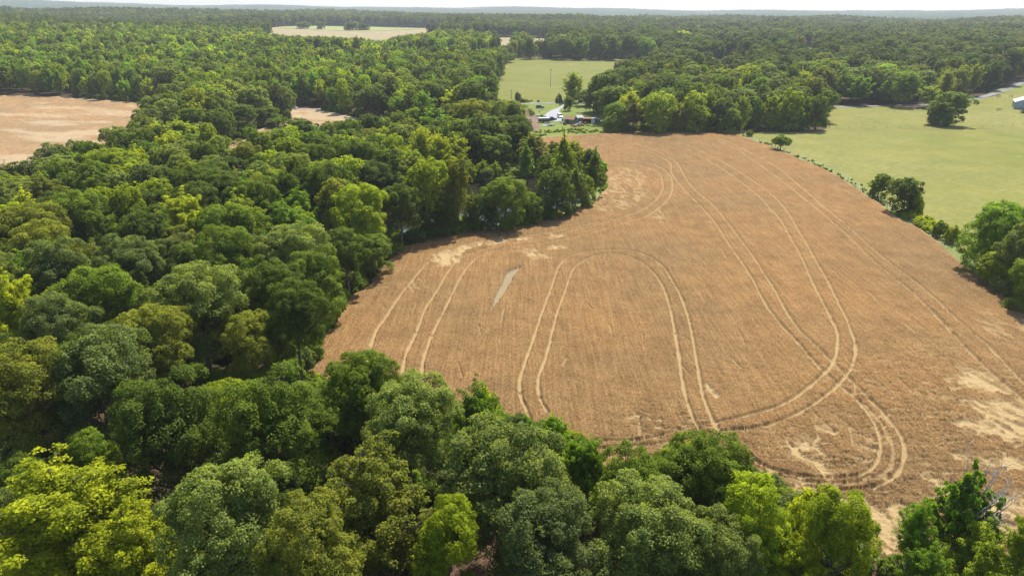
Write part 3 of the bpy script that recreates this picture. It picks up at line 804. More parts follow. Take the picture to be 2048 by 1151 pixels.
# ---- trees picked out one by one: (u, v, crown radius in photo pixels, kind, height, label)
HAND = [
 (120, 1035, 185, 'poplar', 17, 'large bright yellow-green tree filling the bottom left corner'),
 (265, 1100, 120, 'poplar', 14, 'second bright yellow-green tree, right of the one in the bottom left corner'),
 (30, 790, 105, 'olive', 18, 'olive-yellow tree on the left edge above the bright corner tree'),
 (205, 770, 118, 'grey', 18, 'broad grey-green tree in the lower left, right of the olive-yellow edge tree'),
 (345, 860, 115, 'oak', 17, 'dark round tree in front of the broad grey-green tree, lower left'),
 (545, 860, 118, 'maple', 17, 'large mid-green tree left of the tall pale-topped tree at the field corner'),
 (455, 1065, 130, 'ash', 17, 'broad grey-green tree on the bottom edge beside the bright yellow-green trees'),
 (738, 792, 80, 'maple', 16, 'mid-green tree whose pointed top meets the lower left field corner'),
 (815, 850, 95, 'ash', 16, 'pale grey-green tree just left of the bright green tree by the field'),
 (740, 1000, 140, 'olive', 18, 'big olive-green tree in the bottom centre left'),
 (955, 840, 72, 'gum', 15, 'bright green tree against the wheat at the bottom centre, widest of the bright ones there'),
 (1015, 975, 135, 'ash', 17, 'big grey-green tree in the bottom centre behind the small bright green trees'),
 (1055, 857, 26, 'gum', 12, 'smallest bright green treetop poking up in front of the wheat'),
 (1108, 865, 36, 'gum', 13, 'narrow bright green tree right of the smallest bright treetop'),
 (1150, 915, 34, 'gum', 13, 'bright green treetop between the narrow bright tree and the ragged one'),
 (1178, 922, 46, 'gum', 14, 'dark-based bright green tree with ragged tips beside the wheat at bottom centre'),
 (1080, 1100, 120, 'grey', 16, 'grey-green tree on the bottom edge below the big grey-green tree'),
 (895, 1095, 75, 'bright', 15, 'yellow-green tree on the bottom edge between olive and grey-green crowns'),
 (620, 1120, 110, 'olive', 16, 'olive tree on the bottom edge left of the big olive-green tree'),
 (1265, 985, 78, 'maple', 14, 'dark green round tree left of the twin-topped tree at the wheat edge'),
 (1400, 960, 92, 'maple', 15, 'dark twin-topped tree against the wheat at bottom right of centre'),
 (1285, 1090, 120, 'ash', 15, 'silvery grey-green tree on the bottom edge right of centre'),
 (1440, 1120, 85, 'ash', 13, 'silvery tree on the bottom edge in front of the yellow-green tree'),
 (1515, 1060, 85, 'bright', 15, 'yellow-green tree directly right of the twin-topped dark tree'),
 (1675, 1075, 78, 'bright', 15, 'yellow-green pointed tree on the bottom edge left of the straw gap'),
 (1600, 1130, 65, 'poplar', 12, 'low yellow-green tree on the bottom edge between two yellow-green trees'),
 (1835, 1045, 46, 'gum', 13, 'narrow bright green tree right of the straw gap at the bottom'),
 (1925, 1035, 80, 'gum', 15, 'thin-crowned bright green tree with bare grey branches at lower right', 10),
 (1960, 1130, 95, 'bright', 12, 'full bright green tree on the bottom edge below the thin-crowned one'),
 (2055, 1075, 45, 'bright', 14, 'bright green tree cut by the right edge at the bottom corner'),
 (1850, 1150, 60, 'gum', 11, 'low green tree on the bottom edge right of the straw gap'),
 # left interior
 (25, 620, 72, 'poplar', 17, 'yellow-green tree on the left edge, highest of the bright edge trees'),
 (115, 655, 72, 'grey', 17, 'blue-grey tree beside the yellow-green tree on the left edge'),
 (215, 610, 82, 'maple', 17, 'mid-green tree right of the blue-grey tree'),
 (400, 620, 90, 'ash', 18, 'tall pale grey-green tree in the middle of the left woods'),
 (320, 690, 75, 'olive', 16, None), (500, 690, 60, 'olive', 14, 'small olive tree in front of the dark tree at the field corner'),
 (592, 642, 68, 'oak', 17, 'dark tree bulging over the left edge of the wheat field'),
 (545, 590, 70, 'oak', 17, 'dark tree just behind the one bulging over the wheat'),
 (635, 560, 62, 'maple', 16, 'mid-green tree on the wood edge above the bulging dark tree'),
 (575, 460, 78, 'gum', 18, 'large fresh green domed tree in the upper left woods'),
 (370, 435, 62, 'poplar', 17, 'bright yellow-green tree standing out in the upper left woods'),
 (540, 375, 62, 'bright', 17, 'yellow-green topped tree above the large fresh green dome'),
 (720, 430, 58, 'bright', 17, 'sunlit yellow-green tree on the wood edge left of the pond'),
 (745, 505, 48, 'maple', 14, 'mid-green tree reaching out to the wheat left of the pond'),
 (690, 500, 50, 'oak', 15, None), (655, 390, 60, 'oak', 18, None), (480, 440, 58, 'bright', 17, None), (270, 350, 55, 'bright', 15, None),
 (230, 345, 60, 'bright', 15, None), (90, 390, 60, 'olive', 16, None), (170, 450, 65, 'maple', 17, None), (60, 480, 70, 'olive', 17, None),
 (290, 470, 60, 'oak', 17, None), (260, 530, 65, 'grey', 17, None), (120, 545, 65, 'grey', 16, None), (450, 520, 65, 'maple', 17, None),
 (673, 248, 18, 'gum', 9, 'small round bright tree standing in front of the small tan field'), (600, 270, 36, 'oak', 14, None), (642, 266, 28, 'maple', 13, None), (700, 268, 28, 'maple', 15, None), (560, 300, 42, 'maple', 16, None), (630, 290, 48, 'gum', 17, 'yellow-green domed tree in front of the small tan field'),
 (735, 262, 32, 'oak', 15, None), (490, 330, 45, 'olive', 16, None), (640, 335, 50, 'maple', 17, None), (375, 320, 42, 'ash', 14, None),
 (720, 330, 48, 'oak', 17, None), (800, 290, 40, 'ash', 16, None),
 (845, 290, 32, 'poplar', 19, 'bright yellow-green spire left of the big pale oak clump'), (880, 305, 30, 'poplar', 19, 'second bright yellow-green spire left of the pond'),
 (825, 340, 38, 'olive', 18, None), (855, 370, 42, 'bright', 20, 'tall yellow-green tree standing just left of the pond'), (915, 365, 34, 'olive', 19, 'olive tree at the left end of the pond water'),
 (800, 415, 45, 'oak', 18, None), (870, 430, 40, 'oak', 14, None),
 (900, 335, 22, 'bright', 12, None), (935, 335, 20, 'bright', 12, None), (965, 335, 20, 'bright', 11, None), (990, 335, 15, 'bright', 11, None), (975, 350, 14, 'grey', 8, None),
 (1010, 245, 48, 'ash', 20, 'large pale grey-green oak left of the farmyard'), (950, 240, 45, 'olive', 19, None), (965, 275, 42, 'oak', 18, None), (1035, 275, 28, 'oak', 16, None),
 (910, 205, 42, 'poplar', 19, 'bright yellow-green domed tree behind the large pale oaks'), (870, 245, 40, 'gum', 18, None),
 (820, 195, 34, 'bright', 19, None), (780, 165, 34, 'poplar', 19, None), (850, 160, 30, 'oak', 20, None), (920, 165, 32, 'ash', 20, None), (960, 155, 32, 'oak', 20, 'dark round tree at the left edge of the hay meadow'),
 (710, 150, 28, 'poplar', 19, None), (680, 180, 32, 'oak', 19, None), (745, 200, 36, 'oak', 19, None),
 (1015, 112, 22, 'gum', 20, 'fresh green tree at the far left corner of the hay meadow'),
 (340, 165, 40, 'ash', 22, 'tall grey-green tree behind the left wheat field'), (240, 110, 22, 'oak', 20, None), (540, 100, 18, 'oak', 22, None),
 (345, 235, 38, 'ash', 18, None), (300, 250, 36, 'grey', 16, None), (400, 215, 34, 'oak', 18, None), (440, 215, 36, 'ash', 18, None), (510, 205, 34, 'ash', 18, None), (380, 250, 36, 'oak', 17, None), (430, 250, 34, 'oak', 16, None), (480, 235, 34, 'oak', 17, None), (330, 285, 32, 'oak', 15, None), (535, 230, 30, 'maple', 16, None), (490, 265, 22, 'maple', 10, None), (400, 285, 28, 'maple', 12, None), (550, 245, 22, 'maple', 11, None),
 (110, 315, 34, 'grey', 12, None), (60, 350, 38, 'grey', 11, None), (15, 350, 30, 'olive', 11, None), (250, 300, 34, 'oak', 14, None), (200, 330, 34, 'grey', 12, None),
]
STAND = [
 (1125, 253, 398, 40, 'bright', 'tallest pointed tree at the right end of the pond', 6), (1187, 290, 398, 30, 'maple', 'rightmost tree of the pond clump, touching the wheat', 6),
 (1112, 335, 436, 40, 'oak', 'dark round tree on the near bank at the right end of the pond', 1), (1150, 330, 425, 26, 'ash', 'thin grey-green tree between the two right-hand pond trees', 10),
 (1165, 350, 415, 26, 'maple', None, 1), (1052, 278, 360, 22, 'gum', 'single pointed tree on the lawn behind the pond', 6), (1092, 310, 385, 26, 'oak', None, 1),
 (1010, 355, 458, 47, 'maple', 'rounded tree on the near bank hiding the middle of the pond', 1), (1062, 380, 450, 24, 'maple', 'smaller tree right of the rounded one on the near bank', 0),
 (945, 375, 466, 24, 'maple', 'narrow tree on the near bank left of the rounded one', 4), (975, 395, 462, 24, 'oak', None, 2), (900, 390, 470, 30, 'maple', None, 3),
 (1890, 184, 251, 40, 'maple', 'spreading lone tree in the pasture', 2), (1875, 215, 251, 22, 'oak', 'dark lower tree joined to the lone pasture tree', 8),
 (1560, 272, 302, 18, 'maple', 'small umbrella-shaped tree on the fence line beside the wheat', 9), (1499, 262, 273, 6.5, 'maple', 'tiny round bush left of the umbrella-shaped tree', 8),
 (1755, 347, 398, 22, 'maple', 'left shrubby tree of the clump on the fence line', 2), (1803, 356, 427, 35, 'oak', 'dark round tree in the middle of the fence-line clump', 1),
 (1826, 392, 430, 16, 'bright', 'small bright shrub right of the dark fence-line tree', 8), (1878, 445, 474, 14, 'maple', 'low bush on the fence line left of the big hedgerow tree', 8),
 (1900, 455, 486, 13, 'bright', 'small leafy bush touching the big hedgerow tree', 8),
 (1975, 408, 545, 66, 'gum', 'big spreading hedgerow tree beside the wheat on the right', 1), (2030, 450, 590, 62, 'grey', 'grey-green hedgerow tree cut by the right edge', 3), (1985, 500, 570, 42, 'bright', 'lower sunlit hedgerow tree in front of the grey-green one', 0), (2050, 520, 625, 50, 'maple', 'nearest hedgerow tree on the right edge', 2),
 (1145, 135, 205, 26, 'bright', 'tall pale green tree between the hay meadow and the drive', 4), (1118, 186, 206, 8, 'oak', 'small dark cedar-like bush beside the road at the meadow corner', 7),
 (1036, 186, 202, 6, 'grey', 'small grey bush by the meadow pole', 8), (1136, 193, 222, 10, 'maple', 'small round tree beside the top of the driveway', 1),
 (1172, 178, 213, 22, 'oak', 'dark tree on the lawn right of the driveway', 0), (1195, 165, 225, 30, 'oak', None, 3), (1215, 145, 232, 36, 'oak', 'large dark tree behind the sheds', 1), (1240, 170, 240, 32, 'oak', None, 2), (1280, 160, 235, 36, 'maple', None, 0), (1235, 205, 263, 26, 'gum', 'fresh green tree right of the dark lean-to', 2), (1222, 232, 266, 18, 'maple', None, 8),
 (1060, 64, 118, 20, 'maple', None, 4), (1030, 66, 112, 18, 'gum', None, 5), (1125, 66, 119, 24, 'grey', None, 0), (1160, 66, 120, 22, 'gum', None, 4), (1195, 68, 120, 20, 'oak', None, 2), (1225, 66, 121, 20, 'maple', None, 5), (1255, 70, 122, 20, 'oak', None, 1), (1290, 72, 122, 22, 'gum', None, 0), (1090, 74, 118, 14, 'grey', None, 10), (1078, 76, 117, 9, 'grey', None, 10),
 (1365, 62, 104, 20, 'poplar', 'yellow-green tree standing above the dark far woods, right of centre', 1),
 (607, 43, 59, 15, 'grey', 'left lone tree in the far tan field', 0), (642, 44, 60, 10, 'grey', 'small lone tree right of the left one in the far tan field', 1), (705, 43, 62, 18, 'grey', 'widest lone tree cluster in the far field', 2), (728, 48, 62, 14, 'oak', None, 3),
 (1310, 185, 266, 36, 'bright', 'pale yellow-green broad tree at the top edge of the wheat', 1), (1265, 195, 266, 26, 'olive', None, 10), (1350, 195, 265, 24, 'olive', None, 4), (1385, 185, 265, 34, 'bright', None, 3), (1415, 170, 262, 26, 'bright', None, 5), (1445, 190, 264, 24, 'grey', 'grey-green low tree at the top edge of the wheat', 0), (1452, 215, 267, 26, 'maple', None, 2), (1480, 180, 262, 18, 'bright', 'narrow upright tree in the row along the pasture', 4), (1510, 185, 261, 20, 'maple', None, 5), (1540, 178, 261, 24, 'bright', None, 4), (1575, 180, 261, 26, 'bright', None, 3), (1605, 185, 261, 22, 'maple', None, 5), (1630, 190, 260, 24, 'maple', 'last tree of the row where it ends in the pasture', 1),
 (1330, 150, 225, 34, 'oak', 'domed dark green tree behind the row at the top of the wheat', 1), (1365, 145, 220, 34, 'maple', 'domed tree with a fresh green top in the right woods', 0),
]
OPENG = [wheat_poly] + [smooth(P(q), 4, True) for q in (LEFTF, MIDF, PAST, MEAD, YARD, MEAD2, RIGHTG, POND)] + [smooth(P(FF), 3, True), smooth(P(FF2), 3, True)]
for t in HAND:
    place(*t[:5], label=t[5], form=t[6] if len(t) > 6 else None)
for t in STAND:
    stand(t[0], t[1], t[2], t[3], t[4], label=t[5], form=t[6], cat='bush' if t[6] == 8 else 'tree')

OPENG = [wheat_poly] + [smooth(P(q), 4, True) for q in (LEFTF, MIDF, PAST, MEAD, YARD, MEAD2, RIGHTG, POND)] + [smooth(P(FF), 3, True), smooth(P(FF2), 3, True)]
road_line = smooth(P(ROAD), 6)
VIS = [
 [(1735, 990), (1800, 1000), (1800, 1060), (1815, 1120), (1775, 1120), (1745, 1070)],
 [(1065, 285), (1190, 270), (1330, 264), (1440, 266), (1480, 270), (1560, 300), (1620, 326), (1700, 366), (1790, 430), (1900, 505), (2060, 620), (2060, 985), (1995, 950), (1925, 950), (1850, 990), (1800, 1000), (1745, 985), (1700, 985), (1640, 1015), (1600, 995), (1560, 965), (1500, 935), (1480, 905), (1420, 888), (1350, 885), (1310, 900), (1250, 930), (1215, 950), (1200, 875), (1130, 845), (1090, 825), (1060, 845), (1020, 830), (985, 790), (950, 785), (900, 812), (850, 772), (800, 760), (770, 750), (740, 722), (690, 735), (650, 760), (625, 755), (630, 735), (660, 690), (675, 640), (700, 605), (745, 568), (790, 525), (812, 492), (870, 477), (1000, 462), (1090, 449), (1140, 432), (1190, 405), (1210, 380), (1217, 340), (1212, 300), (1165, 290), (1130, 262), (1085, 300), (1070, 330)],
 [(-10, 195), (100, 197), (292, 212), (266, 235), (225, 245), (205, 285), (175, 262), (150, 272), (145, 292), (95, 302), (85, 330), (-10, 338)],
 [(430, 303), (440, 292), (520, 262), (585, 240), (580, 215), (640, 222), (712, 237), (700, 254), (675, 238), (640, 244), (600, 246), (530, 264), (470, 288)],
 [(995, 200), (1010, 160), (1045, 122), (1230, 122), (1228, 145), (1170, 148), (1145, 135), (1120, 160), (1110, 206), (1050, 207)],
 [(1050, 208), (1115, 206), (1135, 210), (1205, 225), (1200, 262), (1205, 268), (1070, 278), (1062, 240)],
 [(1658, 225), (1665, 213), (1750, 213), (1850, 216), (1860, 245), (1935, 245), (1940, 203), (2060, 176), (2060, 610), (1900, 500), (1740, 395), (1480, 272), (1500, 265), (1645, 262)],
 [(1428, 107), (1458, 107), (1455, 120), (1428, 122)],
 [(518, 65), (560, 56), (700, 56), (875, 61), (860, 68), (800, 72), (760, 84), (715, 77), (640, 75), (560, 72)],
 [(1000, 80), (1020, 78), (1020, 93), (1003, 93)], [(1062, 77), (1090, 80), (1085, 95), (1062, 96)],
 [(960, 363), (1010, 360), (1030, 350), (1075, 362), (1078, 382), (1040, 378), (1000, 372), (960, 388)], [(1010, 316), (1034, 314), (1036, 345), (1013, 350)],
 [(890, 458), (1000, 446), (1080, 436), (1080, 446), (1000, 460), (905, 470)],
 [(1950, 197), (1990, 184), (2060, 158), (2060, 176), (1990, 192)], [(135, 470), (165, 478), (160, 505), (130, 498)], [(1612, 84), (1628, 84), (1622, 104), (1612, 104)],
 [(575, 210), (592, 210), (592, 222), (575, 222)],
]
nh = len(TREES)
HX = np.array([t['x'] for t in TREES]); HY = np.array([t['y'] for t in TREES]); HR = np.array([t['r'] for t in TREES])
def in_any(x, y, polys):
    m = np.zeros(x.shape, bool)
    for p in polys: m |= inpoly(x, y, p)
    return m
def covers_open(x, y, z, h, r):
    bad = np.zeros(x.shape, bool)
    for dx, dz, k in ((0, 1, 0), (0, .9, 0), (-.55, .78, 0), (.55, .78, 0), (-.8, .6, 0), (.8, .6, 0), (-.97, .5, 0), (.97, .5, 0), (0, .55, 0)):
        u, v, w = proj(x + dx * r, y, z + dz * h)
        v = v + (2 + 700 / w) * (dz > .8)
        for q in VIS: bad |= inpoly(u, v, q)
    return bad
def fill(r0, r1, cell, hrange, rrange, azmax=.72):
    n = int(2 * r1 / cell) + 2
    gx, gy = np.meshgrid(np.arange(-n // 2, n // 2 + 1) * cell, np.arange(0, n // 2 + 1) * cell * .9)
    gx = gx + (np.arange(gx.shape[0]) % 2)[:, None] * cell / 2
    x = (gx + RNG.uniform(-.3, .3, gx.shape) * cell).ravel(); y = (gy + RNG.uniform(-.3, .3, gx.shape) * cell).ravel()
    r = np.hypot(x, y); az = np.arctan2(x, y)
    m = (r >= r0) & (r < r1) & (np.abs(az) < azmax)
    x, y = x[m], y[m]
    m = ~in_any(x, y, OPENG)
    m &= dist_line(x, y, road_line, False, 6) > 5
    x, y = x[m], y[m]
    sc = RNG.uniform(0, 1, x.shape) * .7 + .3 * vnoise(x / 40, y / 40)
    h = hrange[0] + (hrange[1] - hrange[0]) * sc
    rr = rrange[0] + (rrange[1] - rrange[0]) * RNG.random(x.shape) ** 1.2
    near = np.hypot(x, y) < 88
    h = np.where(near, np.minimum(h * .72, 11), h); rr = np.where(near, rr * .8, rr)
    if 300 < r0 < 1300:
        uu, vv, _ = proj(x, y, elev(x, y) + 12)
        big = (uu > 1080) | (vv > 185)
        kp = ~big | (RNG.random(x.shape) > .36)
        rr = np.where(big, rr * RNG.uniform(1.1, 1.55, x.shape), rr * .85); h = np.where(big, h * RNG.uniform(.9, 1.2, x.shape), h)
        x, y, h, rr = x[kp], y[kp], h[kp], rr[kp]
    if r0 > 1000: h = h * (.8 + .5 * vnoise(x / 130, y / 130))
    z = elev(x, y)
    if r0 < 700:
        ok = np.ones(x.shape, bool)
        for a, b, c in zip(HX, HY, HR):
            ok &= np.hypot(x - a, y - b) > c * .85 + rr * .5
        x, y, h, rr, z = x[ok], y[ok], h[ok], rr[ok], z[ok]
    bad = covers_open(x, y, z, h, rr)
    h2 = np.where(bad, h * .62, h); r2 = np.where(bad, rr * .62, rr)
    bad2 = covers_open(x, y, z, h2, r2)
    h3 = np.where(bad2, h2 * .5, h2); r3 = np.where(bad2, r2 * .65, r2)
    bad3 = covers_open(x, y, z, h3, r3) & bad2
    k = ~bad3
    return x[k], y[k], z[k], h3[k], r3[k]
fills = [fill(34, 330, 7.4, (10, 17.5), (3.4, 7.0)), fill(330, 720, 8.8, (13, 22), (4.0, 7.4)), fill(720, 1400, 9.5, (16, 23), (4.6, 7.0)), fill(1400, 3000, 13.5, (17, 25), (6.5, 9.5))]
fx, fy, fz, fh, fr = [np.concatenate(a) for a in zip(*fills)]
fd = np.hypot(fx, fy)
# kinds in drifts
KN = ['oak', 'maple', 'ash', 'olive', 'poplar', 'gum', 'cedar', 'grey', 'bright']
pu, pv, pw = proj(fx, fy, fz + fh * .7)
W = np.tile(np.array([.22, .24, .14, .11, .04, .06, .02, .10, .07]), (len(fx), 1))
n1 = fbm(fx / 55, fy / 55, 2); n2 = fbm(fx / 90 + 40, fy / 90, 2)
W[:, 4] *= 1 + 9 * sstep(n1, .56, .66); W[:, 8] *= 1 + 8 * sstep(n1, .50, .62)
W[:, 0] *= 1 + 3 * sstep(n2, .52, .64); W[:, 7] *= 1 + 2.5 * sstep(1 - n2, .5, .62)
mleft = (pu < 980) & (pv > 55) & (pv < 185)          # the fresh green young woods behind the left field
W[mleft] = np.array([.16, .28, .08, .04, .04, .22, .01, .06, .11])
far = (fd > 1050) | ((pu > 1080) & (pv < 135))
W[far] = np.array([.42, .14, .05, .03, .003, .03, .02, .30, .008])
sel = (RNG.random((len(fx), 1)) > np.cumsum(W / W.sum(1, keepdims=True), 1)).sum(1)
kinds = np.array(KN)[np.minimum(sel, 8)]
forms = np.array([FORM_OF[k][int(RNG.integers(len(FORM_OF[k])))] for k in kinds])
forms = np.where(fh < 7, np.where(RNG.random(len(fx)) < .6, 8, forms), forms)
mtint = np.where(mleft & ~far, 1.15, 1.0)[:, None]
grove = .72 + .62 * fbm(fx / 120, fy / 120 + 7, 3)[:, None]
tin = np.where(far[:, None], .72, 1.0) * np.where(fd[:, None] > 500, grove, 1.0) * mtint * np.array([TINT[k] for k in kinds]) * RNG.uniform(.78, 1.25, (len(fx), 1)) * (1 + RNG.normal(0, .04, (len(fx), 3)))
tin[:, 0] = np.minimum(tin[:, 0], .90 * tin[:, 1])
# which of the random ones show largest
inside = (pu > -40) & (pu < 2090) & (pv > 10) & (pv < 1200)
score = np.where(inside, fh * fr / pw ** 2, 0)
N_IND = max(0, 305 - nh)
order = np.argsort(-score)[:N_IND]
for i in order:
    TREES.append(dict(x=fx[i], y=fy[i], h=fh[i], r=fr[i], kind=kinds[i], form=int(forms[i]), label=None, group=None, hand=False, cat='bush' if forms[i] == 8 else 'tree'))
rest = np.ones(len(fx), bool); rest[order] = False

# ---- individual trees
for t in TREES:
    t['z'] = float(elev(t['x'], t['y']))
    u, v, w = proj(t['x'], t['y'], t['z'] + t['h'] * .68)
    t['u'], t['v'], t['w'] = float(u), float(v), float(w)
COLW = dict(oak='dark green', maple='mid-green', ash='pale grey-green', olive='olive-green', poplar='bright yellow-green', gum='fresh green', cedar='blackish green', grey='dull grey-green', bright='light yellow-green')
SHW = ['round-crowned', 'round-crowned', 'round-crowned', 'round-crowned', 'upright', 'upright', 'pointed', 'cone-shaped', 'low bushy', 'umbrella-shaped', 'thin-crowned']
def zone(t):
    u, v = t['u'], t['v']
    if v > 800: return 'bottom-edge trees', 'nearest'
    if u < 860 and v > 300: 
        return ('woods left of the wheat', None)
    if u < 1230 and v > 255 and u >= 700: return 'trees around the pond', None
    if u < 600 and v > 205: return 'belt between the left fields', None
    if u < 1065: return 'woods behind the left fields', None
    if u < 1250 and v > 130: return 'trees beside the farmyard', None
    if v > 150: return 'woods above the pasture', None
    return 'far woods beyond the meadow', None
ROWS = {1: [''], 2: ['front row', 'back row'], 3: ['front row', 'middle row', 'back row'], 4: ['front row', 'second row', 'third row', 'back row'],
        5: ['front row', 'second row', 'third row', 'fourth row', 'back row']}
ORD = ['leftmost', 'second', 'third', 'fourth', 'fifth', 'sixth', 'seventh', 'eighth', 'ninth', 'tenth', 'eleventh', 'twelfth', 'thirteenth', 'fourteenth', 'fifteenth', 'sixteenth', 'seventeenth', 'eighteenth', 'nineteenth', 'twentieth']
zs = {}
for t in TREES:
    if not t['label']: zs.setdefault(zone(t)[0], []).append(t)
for zn, ts in zs.items():
    ts.sort(key=lambda t: -t['v'])
    nr = max(1, min(5, math.ceil(len(ts) / 12)))
    per = math.ceil(len(ts) / nr)
    for ri in range(nr):
        row = ts[ri * per:(ri + 1) * per]
        byk = {}
        for t in row: byk.setdefault((COLW[t['kind']], SHW[t['form']]), []).append(t)
        for (c, s), g in byk.items():
            g.sort(key=lambda t: t['u'])
            for i, t in enumerate(g):
                pos = ROWS[nr][ri]
                wd = 'bush' if t['form'] == 8 else 'tree'
                s2 = 'low' if t['form'] == 8 else s
                tail = (', ' + pos if pos else '') + ', ' + zn
                if len(g) == 1: t['label'] = 'only %s %s %s%s' % (c, s2, wd, tail)
                elif i == 0: t['label'] = 'leftmost %s %s %s%s' % (c, s2, wd, tail)
                elif i == len(g) - 1: t['label'] = 'rightmost %s %s %s%s' % (c, s2, wd, tail)
                else: t['label'] = '%s %s %s %s from left%s' % (ORD[i], c, s2, wd, tail)
GRP = 'trees around the fields'
NAME = {7: 'cedar_tree', 8: 'shrub', 4: 'upright_tree', 5: 'upright_tree', 6: 'pointed_tree', 10: 'thin_tree', 9: 'umbrella_tree'}
trunk_me = {}
for fi in TRK:
    o = TRK[fi].build('trunk', M['bark']); trunk_me[fi] = o.data; bpy.data.objects.remove(o)
dead_me = {}
for t in TREES:
    fi = t['form']; kd = FORMS[fi][0]
    app = t['r'] / t['w'] * FPX         # crown radius in photo pixels
    lod = 0 if app > 44 else (1 if app > 11 else 2)
    rot = random.uniform(0, 6.283)
    e = thing(NAME.get(fi, 'broadleaf_tree'), t['label'], t['cat'], (t['x'], t['y'], t['z']), rot, GRP if t['cat'] == 'tree' else 'bushes by the fields')
    e.scale = (t['r'], t['r'], t['h'] / H0[kd])
    c = link('crown', CR[fi, lod], e)
    if fi < 6 and t.get('low'):
        c.scale = (1, 1, 1.17); c.location = (0, 0, -.17 * H0[kd])
    if fi < 6 and not t.get('low'):
        k = half(t['h'], t['r'], fi) / ((.42 if fi < 4 else .40) * t['h']); c.scale = (1, 1, k); c.location = (0, 0, H0[kd] * (1 - k))
    tn = np.array(TINT[t['kind']]) * random.uniform(.85, 1.18)
    c['leaf_tint'] = [float(a) for a in tn]
    link('trunk' if fi != 8 else 'stem', trunk_me[fi], e)
    if t['label'].startswith('thin-crowned bright'):
        mb = MB(); rd = random.Random(5)
        for _ in range(16):
            a = rd.uniform(-1.2, 1.2) - rot; L = rd.uniform(.6, 1.0); z0 = rd.uniform(1.2, 2.2)
            p0 = Vector((0, 0, z0 - .4)); p1 = Vector((math.cos(a) * L * .6, math.sin(a) * L * .6, z0 + .35)); p2 = Vector((math.cos(a) * L, math.sin(a) * L, z0 + .95))
            mb.tube(p0, p1, .022, .014, 4); mb.tube(p1, p2, .014, .004, 4)
            for _ in range(7):
                q = p1.lerp(p2, rd.random()); mb.tube(q, q + Vector((rd.gauss(0, .16), rd.gauss(0, .16), abs(rd.gauss(.15, .12)))), .006, .002, 3)
        mb.build('bare_branches', M['deadwood'], e)

# ---- everything farther: one wood
hid = bpy.data.collections.new('tree_forms')
kidx = {}
forms_used = []
def form_obj(fi, li):
    if (fi, li) not in kidx:
        kidx[fi, li] = len(forms_used); forms_used.append((fi, li))
    return kidx[fi, li]
def scatter(name, X, Y, Z, Hh, Rr, FI, TN, label, cat, rot=None, liv=None):
    n = len(X)
    _, _, w = proj(X, Y, Z); app = Rr / w * FPX
    li = np.where(app > 44, 0, np.where(app > 13, 1, np.where(app > 5, 2, 3))) if liv is None else np.full(n, liv)
    hz = np.array([H0[FORMS[f][0]] for f in FI])
    key = np.array([form_obj(int(a), int(b)) for a, b in zip(FI, li)])
    me = bpy.data.meshes.new(name); me.vertices.add(n)
    me.vertices.foreach_set('co', np.column_stack([X, Y, Z]).astype(np.float32).ravel())
    a = me.attributes.new('pick', 'INT', 'POINT'); a.data.foreach_set('value', key.astype(np.int32))
    a = me.attributes.new('size', 'FLOAT_VECTOR', 'POINT'); a.data.foreach_set('vector', np.column_stack([Rr, Rr, Hh / hz]).astype(np.float32).ravel())
    a = me.attributes.new('turn', 'FLOAT_VECTOR', 'POINT'); a.data.foreach_set('vector', np.column_stack([RNG.normal(0, .04, n), RNG.normal(0, .04, n), RNG.uniform(0, 6.28, n)]).astype(np.float32).ravel())
    a = me.attributes.new('leaf_tint', 'FLOAT_COLOR', 'POINT'); a.data.foreach_set('color', np.column_stack([TN, np.ones(n)]).astype(np.float32).ravel())
    o = link(name, me, kind='stuff', label=label, category=cat)
    ng = bpy.data.node_groups.new(name, 'GeometryNodeTree')
    ng.interface.new_socket('Geometry', in_out='INPUT', socket_type='NodeSocketGeometry')
    ng.interface.new_socket('Geometry', in_out='OUTPUT', socket_type='NodeSocketGeometry')
    N = ng.nodes; gi = N.new('NodeGroupInput'); go = N.new('NodeGroupOutput')
    ci = N.new('GeometryNodeCollectionInfo'); ci.inputs['Collection'].default_value = hid
    ci.inputs['Separate Children'].default_value = True; ci.inputs['Reset Children'].default_value = True
    iop = N.new('GeometryNodeInstanceOnPoints'); iop.inputs['Pick Instance'].default_value = True
    def at(nm, ty):
        x = N.new('GeometryNodeInputNamedAttribute'); x.data_type = ty; x.inputs['Name'].default_value = nm
        return [s for s in x.outputs if s.enabled and s.name == 'Attribute'][0]
    ng.links.new(gi.outputs[0], iop.inputs['Points']); ng.links.new(ci.outputs[0], iop.inputs['Instance'])
    ng.links.new(at('pick', 'INT'), iop.inputs['Instance Index']); ng.links.new(at('size', 'FLOAT_VECTOR'), iop.inputs['Scale'])
    ng.links.new(at('turn', 'FLOAT_VECTOR'), iop.inputs['Rotation']); ng.links.new(iop.outputs[0], go.inputs[0])
    md = o.modifiers.new('scatter', 'NODES'); md.node_group = ng
    return o
r_ = rest
scatter('woodland', fx[r_], fy[r_], fz[r_], fh[r_], fr[r_], forms[r_], tin[r_], 'the mass of woodland trees stretching away behind the fields to the skyline', 'woodland')

